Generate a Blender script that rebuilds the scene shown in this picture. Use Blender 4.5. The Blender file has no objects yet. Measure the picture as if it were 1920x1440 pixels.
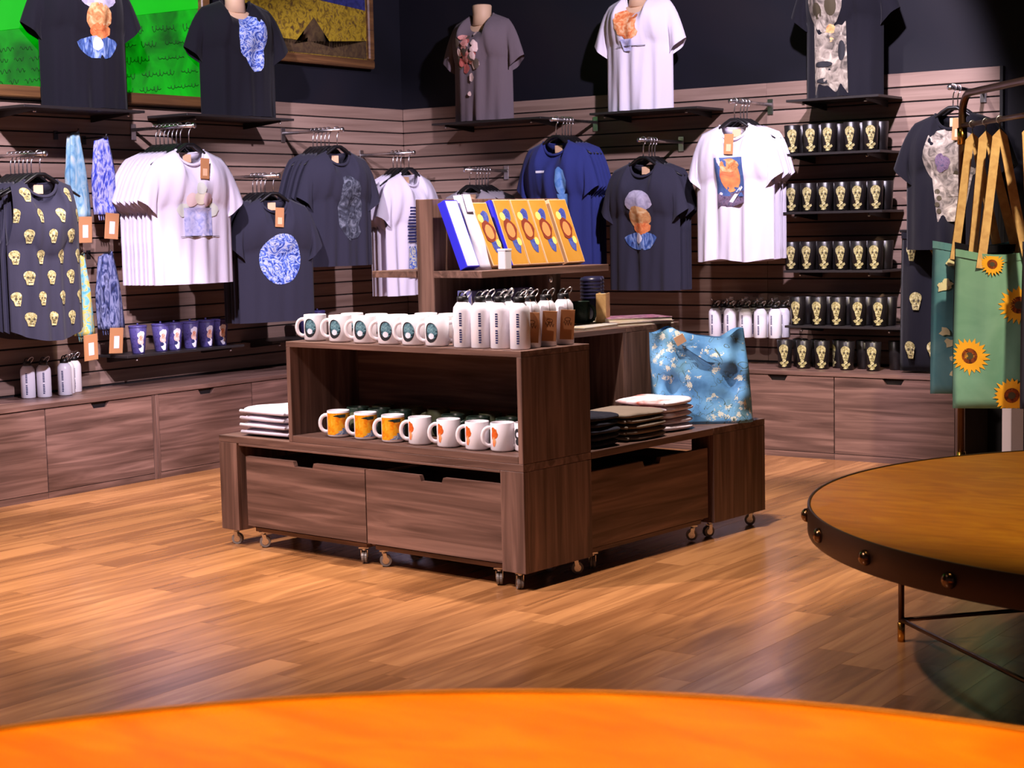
import bpy, bmesh, math, random
from mathutils import Vector, Matrix
random.seed(7)
PI = math.pi
sc = bpy.context.scene
C = bpy.context.collection

# ---------------------------------------------------------------- camera
F_PX, PITCH, ROLL, YAW = 3150.55, 0.09575, -0.022114, -0.62256
CAM = Vector((6.4993, -7.9841, 1.2))
fw = Vector((math.sin(YAW)*math.cos(PITCH), math.cos(YAW)*math.cos(PITCH), -math.sin(PITCH)))
rt = Vector((math.cos(YAW), -math.sin(YAW), 0)); up = rt.cross(fw)
r2 = math.cos(ROLL)*rt + math.sin(ROLL)*up; u2 = -math.sin(ROLL)*rt + math.cos(ROLL)*up
cam = bpy.data.cameras.new('camera'); co = bpy.data.objects.new('camera', cam); C.objects.link(co)
M = Matrix((r2, u2, -fw)).transposed().to_4x4(); M.translation = CAM; co.matrix_world = M
cam.sensor_width = 36.0; cam.lens = 36.0*F_PX/1920.0; cam.clip_start = 0.05
cam.dof.use_dof = True; cam.dof.focus_distance = 6.6; cam.dof.aperture_fstop = 9.0
sc.camera = co

# ---------------------------------------------------------------- world, lights, exposure
w = bpy.data.worlds.new('world'); sc.world = w; w.use_nodes = True
w.node_tree.nodes['Background'].inputs[0].default_value = (0.55, 0.45, 0.62, 1)
w.node_tree.nodes['Background'].inputs[1].default_value = 0.045
sc.view_settings.view_transform = 'Standard'; sc.view_settings.look = 'None'
sc.view_settings.exposure = 0.0; sc.view_settings.gamma = 1.0; sc.view_settings.use_curve_mapping = False

def spot(name, loc, target, power, col, size=1.6, blend=0.6, rad=0.05):
    l = bpy.data.lights.new(name, 'SPOT'); l.energy = power; l.color = col
    l.spot_size = size; l.spot_blend = blend; l.shadow_soft_size = rad
    o = bpy.data.objects.new(name, l); C.objects.link(o); o.location = loc
    o.rotation_euler = (Vector(target)-Vector(loc)).to_track_quat('-Z', 'Y').to_euler()
    return o
LAV = (0.91, 0.79, 1.0)
spot('track_spot_shelf_wall', (2.1, -4.3, 3.05), (0.0, -2.25, 1.1), 760, LAV, 1.02, 0.3)
spot('track_spot_corner_wall', (3.75, -2.2, 3.05), (1.75, -0.1, 1.25), 580, LAV, 1.30, 0.25)
spot('track_spot_cup_wall', (2.95, -2.3, 3.05), (3.1, -0.1, 0.9), 230, (1.0, 0.86, 0.95), 0.8)
spot('track_spot_unit', (1.9, -5.2, 3.05), (2.4, -3.4, 0.4), 620, (1.0, 0.82, 0.82), 1.2)
spot('track_spot_gift_shelf', (3.47, -3.0, 3.05), (3.2, -2.75, 0.3), 430, (1.0, 0.84, 0.76), 0.95, 0.5)
spot('added_fill_counter', (4.6, -4.7, 3.05), (0.1, -2.62, 0.60), 1100, LAV, 0.27, 0.4)  # added fill, aimed below the hanging skull tops to brighten the counter bottles
spot('track_spot_floor', (1.6, -3.4, 3.05), (1.3, -3.5, 0.0), 400, (1.0, 0.82, 0.66), 1.3)
spot('track_spot_near_floor', (3.3, -6.0, 3.05), (3.2, -4.9, 0.0), 340, (1.0, 0.78, 0.74), 1.25)
spot('track_spot_round_table', (5.2, -4.3, 3.05), (5.4, -3.3, 0.45), 165, (1.0, 0.76, 0.34), 1.0)
spot('track_spot_near_table', (5.3, -6.2, 3.05), (5.8, -6.7, 0.75), 640, (1.0, 0.42, 0.04), 1.0)
spot('track_spot_tote_rack', (5.4, -3.2, 3.05), (4.25, -1.45, 1.0), 520, (1.0, 0.82, 0.56), 0.7)

# ---------------------------------------------------------------- mesh builder
class MB:
    def __init__(s): s.v = []; s.f = []; s.m = []; s.s = []
    def add(s, vs, fs, mi=0, smooth=False):
        b = len(s.v); s.v += [tuple(v) for v in vs]
        for f in fs: s.f.append([b+i for i in f]); s.m.append(mi); s.s.append(smooth)
        return s
    def box(s, x0, x1, y0, y1, z0, z1, mi=0, bev=0.0, tf=None):
        if bev <= 0:
            vs = [(x, y, z) for x in (x0, x1) for y in (y0, y1) for z in (z0, z1)]
            fs = [(0, 1, 3, 2), (4, 6, 7, 5), (0, 4, 5, 1), (2, 3, 7, 6), (0, 2, 6, 4), (1, 5, 7, 3)]
        else:
            X, Y, Z = (x0, x1), (y0, y1), (z0, z1); vs = []; ix = {}
            for i in (0, 1):
                for j in (0, 1):
                    for k in (0, 1):
                        c = (X[i], Y[j], Z[k]); d = [bev if q == 0 else -bev for q in (i, j, k)]
                        for a in range(3):
                            p = [c[q]+(0 if q == a else d[q]) for q in range(3)]
                            ix[(i, j, k, a)] = len(vs); vs.append(p)
            fs = []
            for a in range(3):
                b_, c_ = [(1, 2), (2, 0), (0, 1)][a]
                for e in (0, 1):
                    q = []
                    for (bb, cc) in ((0, 0), (1, 0), (1, 1), (0, 1)):
                        t = [0, 0, 0]; t[a] = e; t[b_] = bb; t[c_] = cc; q.append(ix[(*t, a)])
                    fs.append(q if e else q[::-1])
                for bb in (0, 1):
                    for cc in (0, 1):
                        t0 = [0, 0, 0]; t0[b_] = bb; t0[c_] = cc; t1 = list(t0); t1[a] = 1
                        q = [ix[(*t0, b_)], ix[(*t1, b_)], ix[(*t1, c_)], ix[(*t0, c_)]]
                        fs.append(q if (bb ^ cc) else q[::-1])
            for i in (0, 1):
                for j in (0, 1):
                    for k in (0, 1):
                        q = [ix[(i, j, k, a)] for a in range(3)]
                        fs.append(q if (i+j+k) % 2 else q[::-1])
        if tf: vs = [tf(Vector(v)) for v in vs]
        return s.add(vs, fs, mi)
    def tube(s, path, r, n=8, mi=0, closed=False, flat=1.0):
        P = [Vector(p) for p in path]; N = len(P); rings = []; prev = None
        for i in range(N):
            a = P[(i-1) % N] if (closed or i > 0) else P[i]; b = P[(i+1) % N] if (closed or i < N-1) else P[i]
            t = (b-a)
            if t.length < 1e-9: t = Vector((0, 0, 1))
            t.normalize()
            if prev is None:
                h = Vector((0, 0, 1)) if abs(t.z) < 0.9 else Vector((1, 0, 0)); nrm = t.cross(h).normalized()
            else:
                nrm = prev-t*prev.dot(t)
                nrm = nrm.normalized() if nrm.length > 1e-6 else t.orthogonal().normalized()
            prev = nrm; bi = t.cross(nrm); rr = r[i] if isinstance(r, (list, tuple)) else r
            rings.append([P[i]+nrm*math.cos(2*PI*k/n)*rr+bi*math.sin(2*PI*k/n)*rr*flat for k in range(n)])
        vs = [v for R in rings for v in R]; fs = []
        for i in range(N if closed else N-1):
            for k in range(n):
                a = i*n+k; b = i*n+(k+1) % n; c = ((i+1) % N)*n+(k+1) % n; d = ((i+1) % N)*n+k
                fs.append((a, b, c, d))
        if not closed: fs.append(list(range(n))[::-1]); fs.append([(N-1)*n+k for k in range(n)])
        return s.add(vs, fs, mi, True)
    def lathe(s, prof, n=20, c=(0, 0, 0), mi=0, ell=1.0, smooth=True):
        vs = []; fs = []; K = len(prof)
        for (r, z) in prof:
            for k in range(n):
                a = 2*PI*k/n; vs.append((c[0]+r*math.cos(a), c[1]+r*math.sin(a)*ell, c[2]+z))
        for i in range(K-1):
            for k in range(n):
                fs.append((i*n+k, i*n+(k+1) % n, (i+1)*n+(k+1) % n, (i+1)*n+k))
        if prof[0][0] > 1e-5: fs.append([k for k in range(n)][::-1])
        if prof[-1][0] > 1e-5: fs.append([(K-1)*n+k for k in range(n)])
        return s.add(vs, fs, mi, smooth)
    def prism(s, poly, y0, y1, mi=0):
        n = len(poly); vs = [(x, y0, z) for x, z in poly]+[(x, y1, z) for x, z in poly]
        fs = [list(range(n)), [n+i for i in range(n)][::-1]]
        fs += [(i, n+i, n+(i+1) % n, (i+1) % n) for i in range(n)]
        return s.add(vs, fs, mi)
    def grid(s, fn, nu, nv, mi=0, wrapu=False, smooth=True):
        vs = [fn(i/(nu if wrapu else nu-1), j/(nv-1)) for j in range(nv) for i in range(nu)]; fs = []
        for j in range(nv-1):
            for i in range(nu if wrapu else nu-1):
                fs.append((j*nu+i, j*nu+(i+1) % nu, (j+1)*nu+(i+1) % nu, (j+1)*nu+i))
        return s.add(vs, fs, mi, smooth)
    def decal(s, surf, pts, mi=0, rings=3):
        n = len(pts); cx = sum(p[0] for p in pts)/n; cz = sum(p[1] for p in pts)/n
        vs = [surf(cx, cz)]; fs = []
        for k in range(1, rings+1):
            t = k/rings; vs += [surf(cx+(x-cx)*t, cz+(z-cz)*t) for x, z in pts]
        for i in range(n): fs.append((0, 1+i, 1+(i+1) % n))
        for k in range(rings-1):
            for i in range(n):
                a = 1+k*n+i; b = 1+k*n+(i+1) % n; fs.append((a, a+n, b+n, b))
        return s.add(vs, fs, mi, True)
    def ribbon(s, path, width, thick, side, mi=0):
        P = [Vector(p) for p in path]; vs = []; fs = []; n = len(P); sd = Vector(side).normalized()*width/2 if side else None; auto = side is None
        for i in range(n):
            t = (P[min(i+1, n-1)]-P[max(i-1, 0)]).normalized()
            if auto: sd = t.cross(Vector((0, 1, 0))).normalized()*width/2
            nr = t.cross(sd).normalized()*thick/2
            vs += [P[i]-sd-nr, P[i]+sd-nr, P[i]+sd+nr, P[i]-sd+nr]
        for i in range(n-1):
            for k in range(4): fs.append((4*i+k, 4*i+(k+1) % 4, 4*i+4+(k+1) % 4, 4*i+4+k))
        fs.append((3, 2, 1, 0)); fs.append((4*n-4, 4*n-3, 4*n-2, 4*n-1))
        return s.add(vs, fs, mi)
    def mesh(s, name, mats, merge=0.0, fix=True):
        me = bpy.data.meshes.new(name); me.from_pydata(s.v, [], s.f)
        if not isinstance(mats, (list, tuple)): mats = [mats]
        for m in mats: me.materials.append(m)
        me.polygons.foreach_set('material_index', s.m); me.polygons.foreach_set('use_smooth', s.s)
        if merge or fix:
            bm = bmesh.new(); bm.from_mesh(me)
            if merge: bmesh.ops.remove_doubles(bm, verts=bm.verts, dist=merge)
            if fix: bmesh.ops.recalc_face_normals(bm, faces=bm.faces)
            bm.to_mesh(me); bm.free()
        me.update(); return me

def link(name, me, parent=None, loc=(0, 0, 0), rot=(0, 0, 0)):
    o = bpy.data.objects.new(name, me); C.objects.link(o)
    if parent: o.parent = parent
    o.location = loc; o.rotation_euler = rot; return o
def obj(name, mb, mats, parent=None, loc=(0, 0, 0), rot=(0, 0, 0), merge=0.0, fix=True):
    return link(name, mb.mesh(name, mats, merge, fix), parent, loc, rot)
def tag(o, label, cat, group=None):
    o['label'] = label; o['category'] = cat
    if group: o['group'] = group
    return o
def thing(name, label, cat, loc=(0, 0, 0), rz=0.0, group=None, rot=None):
    o = bpy.data.objects.new(name, None); C.objects.link(o); o.empty_display_size = 0.05
    o.location = loc; o.rotation_euler = rot if rot else (0, 0, rz)
    return tag(o, label, cat, group)
def dup(root, loc, rz, label=None, group=None):
    r = root.copy(); C.objects.link(r); r.location = loc; r.rotation_euler = (0, 0, rz)
    if label: r['label'] = label
    if group: r['group'] = group
    for ch in list(root.children):
        c = ch.copy(); C.objects.link(c); c.parent = r
        for g in ch.children:
            d = g.copy(); C.objects.link(d); d.parent = c
    return r
ORD = ['first', 'second', 'third', 'fourth', 'fifth', 'sixth', 'seventh', 'eighth', 'ninth', 'tenth']

# ---------------------------------------------------------------- materials
def lin(r, g, b): return tuple(((c/255)/12.92 if c/255 <= 0.04045 else ((c/255+0.055)/1.055)**2.4) for c in (r, g, b))
def base(name):
    m = bpy.data.materials.new(name); m.use_nodes = True; nt = m.node_tree
    return m, nt, nt.nodes['Principled BSDF']
def plain(name, col, rough=0.5, metal=0.0, spec=0.5, coat=0.0):
    m, nt, b = base(name); b.inputs['Base Color'].default_value = (*lin(*col), 1)
    b.inputs['Roughness'].default_value = rough; b.inputs['Metallic'].default_value = metal
    b.inputs['Specular IOR Level'].default_value = spec; b.inputs['Coat Weight'].default_value = coat
    n = nt.nodes.new('ShaderNodeTexNoise'); n.inputs['Scale'].default_value = 60
    mr = nt.nodes.new('ShaderNodeMapRange'); mr.inputs[3].default_value = max(0, rough-0.05); mr.inputs[4].default_value = min(1, rough+0.05)
    nt.links.new(n.outputs[0], mr.inputs[0]); nt.links.new(mr.outputs[0], b.inputs['Roughness'])
    return m
def ramp_node(nt, cols):
    r = nt.nodes.new('ShaderNodeValToRGB'); e = r.color_ramp.elements
    for i, (pos, c) in enumerate(cols):
        q = e[i] if i < 2 else e.new(pos)
        q.position = pos; q.color = (*lin(*c), 1)
    return r
def wood(name, dark, light, axis='x', scale=1.0, rough=0.42, rnd=0.0, spec=0.4, stretch=20.0):
    m, nt, b = base(name); N = nt.nodes; L = nt.links
    tc = N.new('ShaderNodeTexCoord'); mp = N.new('ShaderNodeMapping')
    sx = [stretch*scale]*3; sx['xyz'.index(axis)] = 1.1*scale; mp.inputs['Scale'].default_value = sx
    oi = N.new('ShaderNodeObjectInfo'); ad = N.new('ShaderNodeVectorMath'); ad.operation = 'ADD'
    ml = N.new('ShaderNodeMath'); ml.operation = 'MULTIPLY'; ml.inputs[1].default_value = 37.0
    L.new(oi.outputs['Random'], ml.inputs[0]); L.new(tc.outputs['Object'], ad.inputs[0]); L.new(ml.outputs[0], ad.inputs[1])
    L.new(ad.outputs[0], mp.inputs[0])
    n1 = N.new('ShaderNodeTexNoise'); n1.inputs['Scale'].default_value = 1.6; n1.inputs['Detail'].default_value = 6; n1.inputs['Distortion'].default_value = 0.8
    L.new(mp.outputs[0], n1.inputs['Vector'])
    md = tuple((a+c)/2 for a, c in zip(dark, light))
    rp = ramp_node(nt, [(0.28, dark), (0.72, light), (0.5, md)])
    if rnd > 0:
        mr = N.new('ShaderNodeMapRange'); mr.inputs[3].default_value = -rnd; mr.inputs[4].default_value = rnd
        L.new(oi.outputs['Random'], mr.inputs[0]); aa = N.new('ShaderNodeMath'); aa.operation = 'ADD'
        L.new(n1.outputs[0], aa.inputs[0]); L.new(mr.outputs[0], aa.inputs[1]); L.new(aa.outputs[0], rp.inputs[0])
    else: L.new(n1.outputs[0], rp.inputs[0])
    L.new(rp.outputs[0], b.inputs['Base Color'])
    r2_ = N.new('ShaderNodeMapRange'); r2_.inputs[3].default_value = rough+0.08; r2_.inputs[4].default_value = rough-0.06
    L.new(n1.outputs[0], r2_.inputs[0]); L.new(r2_.outputs[0], b.inputs['Roughness'])
    b.inputs['Specular IOR Level'].default_value = spec
    bp = N.new('ShaderNodeBump'); bp.inputs['Strength'].default_value = 0.06; bp.inputs['Distance'].default_value = 0.002
    L.new(n1.outputs[0], bp.inputs['Height']); L.new(bp.outputs[0], b.inputs['Normal'])
    return m
def mottled(name, cols, scale=20.0, dist=1.0, rough=0.8, sc3=(1, 1, 1), emit=0.0, detail=4, bump=0.0):
    m, nt, b = base(name); N = nt.nodes; L = nt.links
    tc = N.new('ShaderNodeTexCoord'); mp = N.new('ShaderNodeMapping'); mp.inputs['Scale'].default_value = sc3
    L.new(tc.outputs['Object'], mp.inputs[0])
    n1 = N.new('ShaderNodeTexNoise'); n1.inputs['Scale'].default_value = scale; n1.inputs['Detail'].default_value = detail
    n1.inputs['Distortion'].default_value = dist; L.new(mp.outputs[0], n1.inputs['Vector'])
    k = len(cols); lo, hi = 0.32, 0.68
    rp = ramp_node(nt, [(lo+(hi-lo)*i/(k-1), c) for i, c in enumerate(cols)])
    L.new(n1.outputs[0], rp.inputs[0]); L.new(rp.outputs[0], b.inputs['Base Color']); b.inputs['Roughness'].default_value = rough
    b.inputs['Specular IOR Level'].default_value = 0.25
    if emit > 0:
        L.new(rp.outputs[0], b.inputs['Emission Color']); b.inputs['Emission Strength'].default_value = emit
        b.inputs['Base Color'].default_value = (0.01, 0.02, 0.01, 1)
        for l in list(b.inputs['Base Color'].links): L.remove(l)
    if bump:
        bp = N.new('ShaderNodeBump'); bp.inputs['Strength'].default_value = bump; bp.inputs['Distance'].default_value = 0.004
        L.new(n1.outputs[0], bp.inputs['Height']); L.new(bp.outputs[0], b.inputs['Normal'])
    return m
def cloth(name, col, rough=0.9, wr=0.25, scale=(9, 9, 3)):
    m, nt, b = base(name); N = nt.nodes; L = nt.links
    b.inputs['Base Color'].default_value = (*lin(*col), 1); b.inputs['Roughness'].default_value = rough
    b.inputs['Specular IOR Level'].default_value = 0.2; b.inputs['Sheen Weight'].default_value = 0.05
    tc = N.new('ShaderNodeTexCoord'); mp = N.new('ShaderNodeMapping'); mp.inputs['Scale'].default_value = scale; L.new(tc.outputs['Object'], mp.inputs[0])
    n1 = N.new('ShaderNodeTexNoise'); n1.inputs['Scale'].default_value = 1.5; n1.inputs['Detail'].default_value = 3; L.new(mp.outputs[0], n1.inputs['Vector'])
    bp = N.new('ShaderNodeBump'); bp.inputs['Strength'].default_value = wr; bp.inputs['Distance'].default_value = 0.03
    L.new(n1.outputs[0], bp.inputs['Height']); L.new(bp.outputs[0], b.inputs['Normal'])
    return m

WD, WL = (68, 48, 41), (136, 104, 92)
M_woodx = wood('walnut_laminate_long', WD, WL, 'x', 1.0, 0.42)
M_woodz = wood('walnut_laminate_upright', WD, WL, 'z', 1.0, 0.42)
M_woody = wood('walnut_laminate_cross', WD, WL, 'y', 1.0, 0.42)
M_slat = wood('slat_board', (120, 95, 83), (154, 128, 114), 'x', 0.8, 0.5, 0.10)
M_slatback = plain('slat_groove', (26, 18, 18), 0.8)
M_floor = wood('floor_oak', (132, 86, 50), (190, 134, 84), 'y', 1.0, 0.22, 0.15, 0.55, 12)
M_floorgap = plain('floor_gap', (50, 30, 20), 0.6)
M_navy = mottled('dark_navy_wall_paint', [(14, 14, 21), (19, 19, 28), (25, 22, 29)], 1.2, 0.5, 0.6)
M_ceil = plain('black_ceiling_paint', (16, 15, 18), 0.8)
M_black = plain('black_plastic', (16, 15, 17), 0.4)
M_shelf = plain('charcoal_metal_shelf', (40, 36, 36), 0.42, 0.1)
M_chrome = plain('chrome', (215, 210, 210), 0.27, 1.0)
M_tyre = plain('grey_castor_tyre', (120, 112, 108), 0.4)
M_kraft = plain('kraft_card', (186, 130, 84), 0.8)
M_brownink = plain('brown_ink', (92, 56, 30), 0.8)
M_sticker = plain('white_sticker', (232, 226, 232), 0.6)
M_white = cloth('white_cotton', (214, 207, 221), 0.9, 0.18)
M_whitegl = plain('white_glaze', (236, 230, 236), 0.22, 0, 0.5)
M_whitebot = plain('white_enamel', (236, 232, 240), 0.3)
M_charcoal = cloth('charcoal_cotton', (46, 45, 59), 0.92, 0.2)
M_blackc = cloth('black_cotton', (19, 18, 26), 0.92, 0.2)
M_navyc = cloth('navy_cotton', (44, 52, 112), 0.92, 0.25)
M_greyc = cloth('stone_grey_cotton', (104, 92, 98), 0.92, 0.25)
M_greytee = cloth('light_grey_cotton', (150, 142, 148), 0.92, 0.2)
M_skin = plain('tan_mannequin', (205, 170, 138), 0.6)
M_marble = mottled('blue_white_swirl_print', [(30, 40, 110), (70, 96, 190), (120, 146, 215), (206, 214, 230), (60, 84, 170)], 16, 4.5, 0.85, detail=2)
M_marble2 = mottled('blue_yellow_swirl_print', [(40, 60, 140), (90, 120, 200), (225, 220, 180), (70, 90, 170)], 14, 3.5, 0.85, detail=2)
M_ghat = mottled('grey_lilac_print', [(150, 146, 168), (186, 180, 198)], 30, 1, 0.85)
M_tan = mottled('tan_ochre_print', [(216, 186, 140), (200, 150, 96), (176, 104, 60)], 26, 1.2, 0.85)
M_ginger = mottled('ginger_print', [(196, 96, 50), (220, 140, 84)], 40, 1, 0.85)
M_blueink = mottled('blue_strokes_print', [(30, 42, 92), (70, 100, 160), (150, 170, 205)], 40, 1.5, 0.85, (1, 1, 0.3))
M_ltblue = mottled('light_blue_print', [(84, 140, 220), (130, 180, 240)], 30, 1, 0.85)
M_inkwhite = plain('white_ink', (226, 224, 236), 0.85)
M_inkblack = plain('black_ink', (24, 24, 30), 0.85)
M_inkgrey = plain('grey_ink', (120, 118, 128), 0.85)
M_inknavy = plain('navy_ink', (34, 36, 88), 0.85)
M_bone = mottled('pale_bone_print', [(96, 88, 50), (160, 150, 98), (206, 196, 150)], 90, 1, 0.8)
M_boneg = mottled('grey_bone_print', [(74, 68, 62), (134, 124, 112), (176, 166, 150)], 18, 1.6, 0.85)
M_bonedk = plain('dark_socket_print', (70, 62, 42), 0.85)
M_smear = mottled('faint_grey_print', [(40, 40, 50), (70, 74, 86), (120, 124, 136)], 22, 2, 0.9)
M_pale = [plain('pale_%s_print' % n, c, 0.9) for n, c in (('sage', (204, 208, 194)), ('peach', (224, 200, 196)), ('yellow', (222, 216, 190)), ('rose', (222, 196, 204)))]
M_palebl = mottled('pale_blue_print', [(150, 154, 206), (186, 188, 226), (210, 206, 232)], 36, 1, 0.9)
M_pink = [mottled('pink_petal_%d' % i, c, 50, 1, 0.9) for i, c in enumerate(([(196, 120, 112), (226, 170, 160)], [(160, 78, 72), (196, 110, 100)], [(224, 190, 182), (238, 214, 208)]))]
M_leaf = plain('dull_green_print', (86, 74, 62), 0.9)
M_orange = mottled('orange_print', [(206, 98, 54), (224, 150, 96), (230, 190, 150)], 40, 1, 0.85)
M_violet = mottled('violet_print', [(78, 62, 84), (116, 96, 116), (70, 70, 96)], 40, 2, 0.85)
M_redface = mottled('red_ochre_print', [(212, 84, 62), (224, 130, 84), (226, 170, 100)], 14, 0.8, 0.85)
M_dblue = mottled('steel_blue_print', [(62, 84, 134), (80, 104, 156)], 30, 1, 0.85)
M_teal = mottled('teal_disc_print', [(18, 30, 40), (60, 104, 120), (130, 170, 180), (26, 60, 70)], 70, 3, 0.4, detail=2)
M_ygl = mottled('yellow_orange_glaze', [(222, 120, 20), (236, 160, 30), (226, 176, 60)], 60, 1, 0.3)
M_bgl = mottled('blue_grey_glaze', [(50, 80, 150), (130, 150, 180), (190, 196, 200)], 80, 2, 0.3)
M_ogl = mottled('orange_red_glaze', [(190, 60, 20), (220, 100, 40), (150, 90, 30)], 120, 1, 0.3)
M_dkgreen = mottled('dark_green_glaze', [(26, 38, 32), (44, 60, 50), (30, 44, 44)], 50, 1, 0.35)
M_sage = plain('sage_glaze', (96, 104, 78), 0.4)
M_purple = mottled('violet_blue_print', [(52, 46, 92), (84, 76, 134), (62, 56, 108)], 60, 2, 0.4)
M_cuporange = mottled('peach_orange_print', [(226, 130, 84), (234, 196, 180), (240, 220, 214)], 70, 1, 0.4)
M_tumbler = plain('black_glazed_tumbler', (26, 22, 22), 0.35)
def blossom(name):
    m, nt, b = base(name); N = nt.nodes; L = nt.links
    tc = N.new('ShaderNodeTexCoord'); nz = N.new('ShaderNodeTexNoise'); nz.inputs['Scale'].default_value = 9; nz.inputs['Detail'].default_value = 5
    L.new(tc.outputs['Object'], nz.inputs['Vector'])
    rp = ramp_node(nt, [(0.30, (52, 104, 156)), (0.45, (92, 152, 206)), (0.58, (112, 172, 218)), (0.72, (96, 140, 150))]); L.new(nz.outputs[0], rp.inputs[0])
    vo = N.new('ShaderNodeTexVoronoi'); vo.inputs['Scale'].default_value = 34
    dv = N.new('ShaderNodeMixRGB'); dv.blend_type = 'ADD'; dv.inputs[0].default_value = 0.03; n2 = N.new('ShaderNodeTexNoise'); n2.inputs['Scale'].default_value = 60
    L.new(tc.outputs['Object'], dv.inputs[1]); L.new(n2.outputs[1], dv.inputs[2]); L.new(dv.outputs[0], vo.inputs['Vector'])
    th = N.new('ShaderNodeMath'); th.operation = 'LESS_THAN'; th.inputs[1].default_value = 0.40; L.new(vo.outputs['Distance'], th.inputs[0])
    n3 = N.new('ShaderNodeTexNoise'); n3.inputs['Scale'].default_value = 12; L.new(tc.outputs['Object'], n3.inputs['Vector'])
    gt = N.new('ShaderNodeMath'); gt.operation = 'GREATER_THAN'; gt.inputs[1].default_value = 0.54; L.new(n3.outputs[0], gt.inputs[0])
    mu = N.new('ShaderNodeMath'); mu.operation = 'MULTIPLY'; L.new(th.outputs[0], mu.inputs[0]); L.new(gt.outputs[0], mu.inputs[1])
    mx = N.new('ShaderNodeMixRGB'); mx.inputs[2].default_value = (*lin(214, 218, 206), 1); L.new(mu.outputs[0], mx.inputs[0]); L.new(rp.outputs[0], mx.inputs[1])
    n4 = N.new('ShaderNodeTexNoise'); n4.inputs['Scale'].default_value = 7; n4.inputs['Distortion'].default_value = 3.0; L.new(tc.outputs['Object'], n4.inputs['Vector'])
    sb = N.new('ShaderNodeMath'); sb.operation = 'SUBTRACT'; sb.inputs[1].default_value = 0.5; L.new(n4.outputs[0], sb.inputs[0])
    ab = N.new('ShaderNodeMath'); ab.operation = 'ABSOLUTE'; L.new(sb.outputs[0], ab.inputs[0])
    lt = N.new('ShaderNodeMath'); lt.operation = 'LESS_THAN'; lt.inputs[1].default_value = 0.007; L.new(ab.outputs[0], lt.inputs[0])
    m2 = N.new('ShaderNodeMixRGB'); m2.inputs[2].default_value = (*lin(70, 96, 92), 1); L.new(lt.outputs[0], m2.inputs[0]); L.new(mx.outputs[0], m2.inputs[1])
    L.new(m2.outputs[0], b.inputs['Base Color']); b.inputs['Roughness'].default_value = 0.7
    return m
M_bottomgreen = mottled('olive_blue_print', [(30, 54, 60), (70, 96, 80), (60, 110, 160)], 18, 1.5, 0.8)
M_blossom = blossom('blue_blossom_print')
M_tealbag = mottled('teal_canvas', [(74, 128, 140), (104, 150, 158)], 6, 0.6, 0.85)
M_greenbag = mottled('sea_green_canvas', [(100, 148, 126), (126, 170, 148)], 5, 0.6, 0.85)
M_petal = plain('sunflower_yellow_print', (238, 170, 30), 0.85)
M_seed = mottled('brown_seed_print', [(80, 36, 20), (150, 70, 24)], 60, 1, 0.85)
M_cream = plain('cream_petal_print', (218, 212, 170), 0.85)
M_strap = mottled('tan_cotton_webbing', [(190, 148, 96), (216, 178, 120)], 30, 0.5, 0.85)
M_scarf1 = mottled('pale_blue_scarf', [(86, 140, 176), (134, 176, 196), (190, 200, 196)], 26, 1.5, 0.85, (1, 1, 0.4))
M_scarf2 = mottled('royal_blue_scarf', [(40, 52, 160), (84, 96, 200), (190, 190, 226), (60, 70, 180)], 22, 2.5, 0.85, (1, 1, 0.4))
M_scarf3 = mottled('aqua_yellow_scarf', [(84, 160, 176), (120, 186, 194), (206, 180, 60), (96, 170, 186)], 20, 1.2, 0.85)
M_scarf4 = mottled('midnight_scarf', [(28, 32, 60), (54, 64, 108), (130, 136, 170), (34, 40, 76)], 34, 2, 0.85, (1, 1, 0.3))
M_bronze = plain('aged_bronze_tube', (112, 80, 56), 0.32, 0.85)
M_brass = plain('brass', (214, 160, 70), 0.22, 1.0)
M_rim = plain('dark_bronze_rim', (92, 66, 50), 0.42, 0.7)
M_stud = plain('polished_bronze_stud', (150, 116, 86), 0.22, 1.0)
M_tan_top = mottled('honey_tabletop', [(184, 112, 12), (200, 126, 18), (210, 140, 26)], 5, 1.2, 0.5, (1, 3, 1))
M_gilt = wood('gilt_wood_frame', (74, 48, 30), (130, 92, 54), 'x', 1.2, 0.4)
M_gf = mottled('yellow_field_print', [(76, 56, 28), (128, 104, 24), (164, 138, 34), (108, 84, 36)], 24, 1.5, 0.7)
M_gb = mottled('blue_band_print', [(28, 32, 78), (46, 50, 110)], 24, 1.5, 0.7)
M_gm = mottled('brown_patch_print', [(58, 42, 30), (86, 68, 42)], 24, 1.5, 0.7)
M_screen = mottled('green_lit_screen', [(0, 84, 4), (0, 150, 8), (0, 196, 14)], 5, 0.8, 0.5, emit=0.85)
M_screen2 = mottled('bright_green_lit_screen', [(0, 196, 10), (10, 222, 20)], 2, 0.3, 0.5, emit=0.85)
M_screenink = mottled('dark_green_screen_writing', [(0, 60, 2), (0, 78, 4)], 5, 0.3, 0.5, emit=0.6)
M_bluebox = plain('blue_box_card', (40, 38, 215), 0.5)
M_boxtan = mottled('golden_tan_card', [(196, 138, 48), (208, 152, 66)], 10, 0.5, 0.6)
M_boxedge = plain('pale_peach_card', (232, 188, 148), 0.6)
M_tissue = mottled('white_tissue', [(206, 200, 224), (232, 228, 240)], 9, 1, 0.7, bump=0.3)
M_hair = plain('auburn_print', (132, 50, 26), 0.7)
M_face = plain('apricot_print', (232, 146, 84), 0.7)
M_bl = mottled('blue_dab_print', [(50, 60, 150), (90, 104, 180)], 60, 1, 0.7)
M_yel = plain('lemon_print', (240, 226, 120), 0.7)
M_stackk = cloth('black_folded_cotton', (34, 34, 46), 0.9, 0.4)
M_stackb = cloth('taupe_folded_cotton', (120, 106, 92), 0.9, 0.4)
M_stackr = mottled('white_and_rust_folded_cotton', [(232, 224, 230), (226, 210, 214), (176, 84, 60)], 9, 0.8, 0.9)
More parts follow.
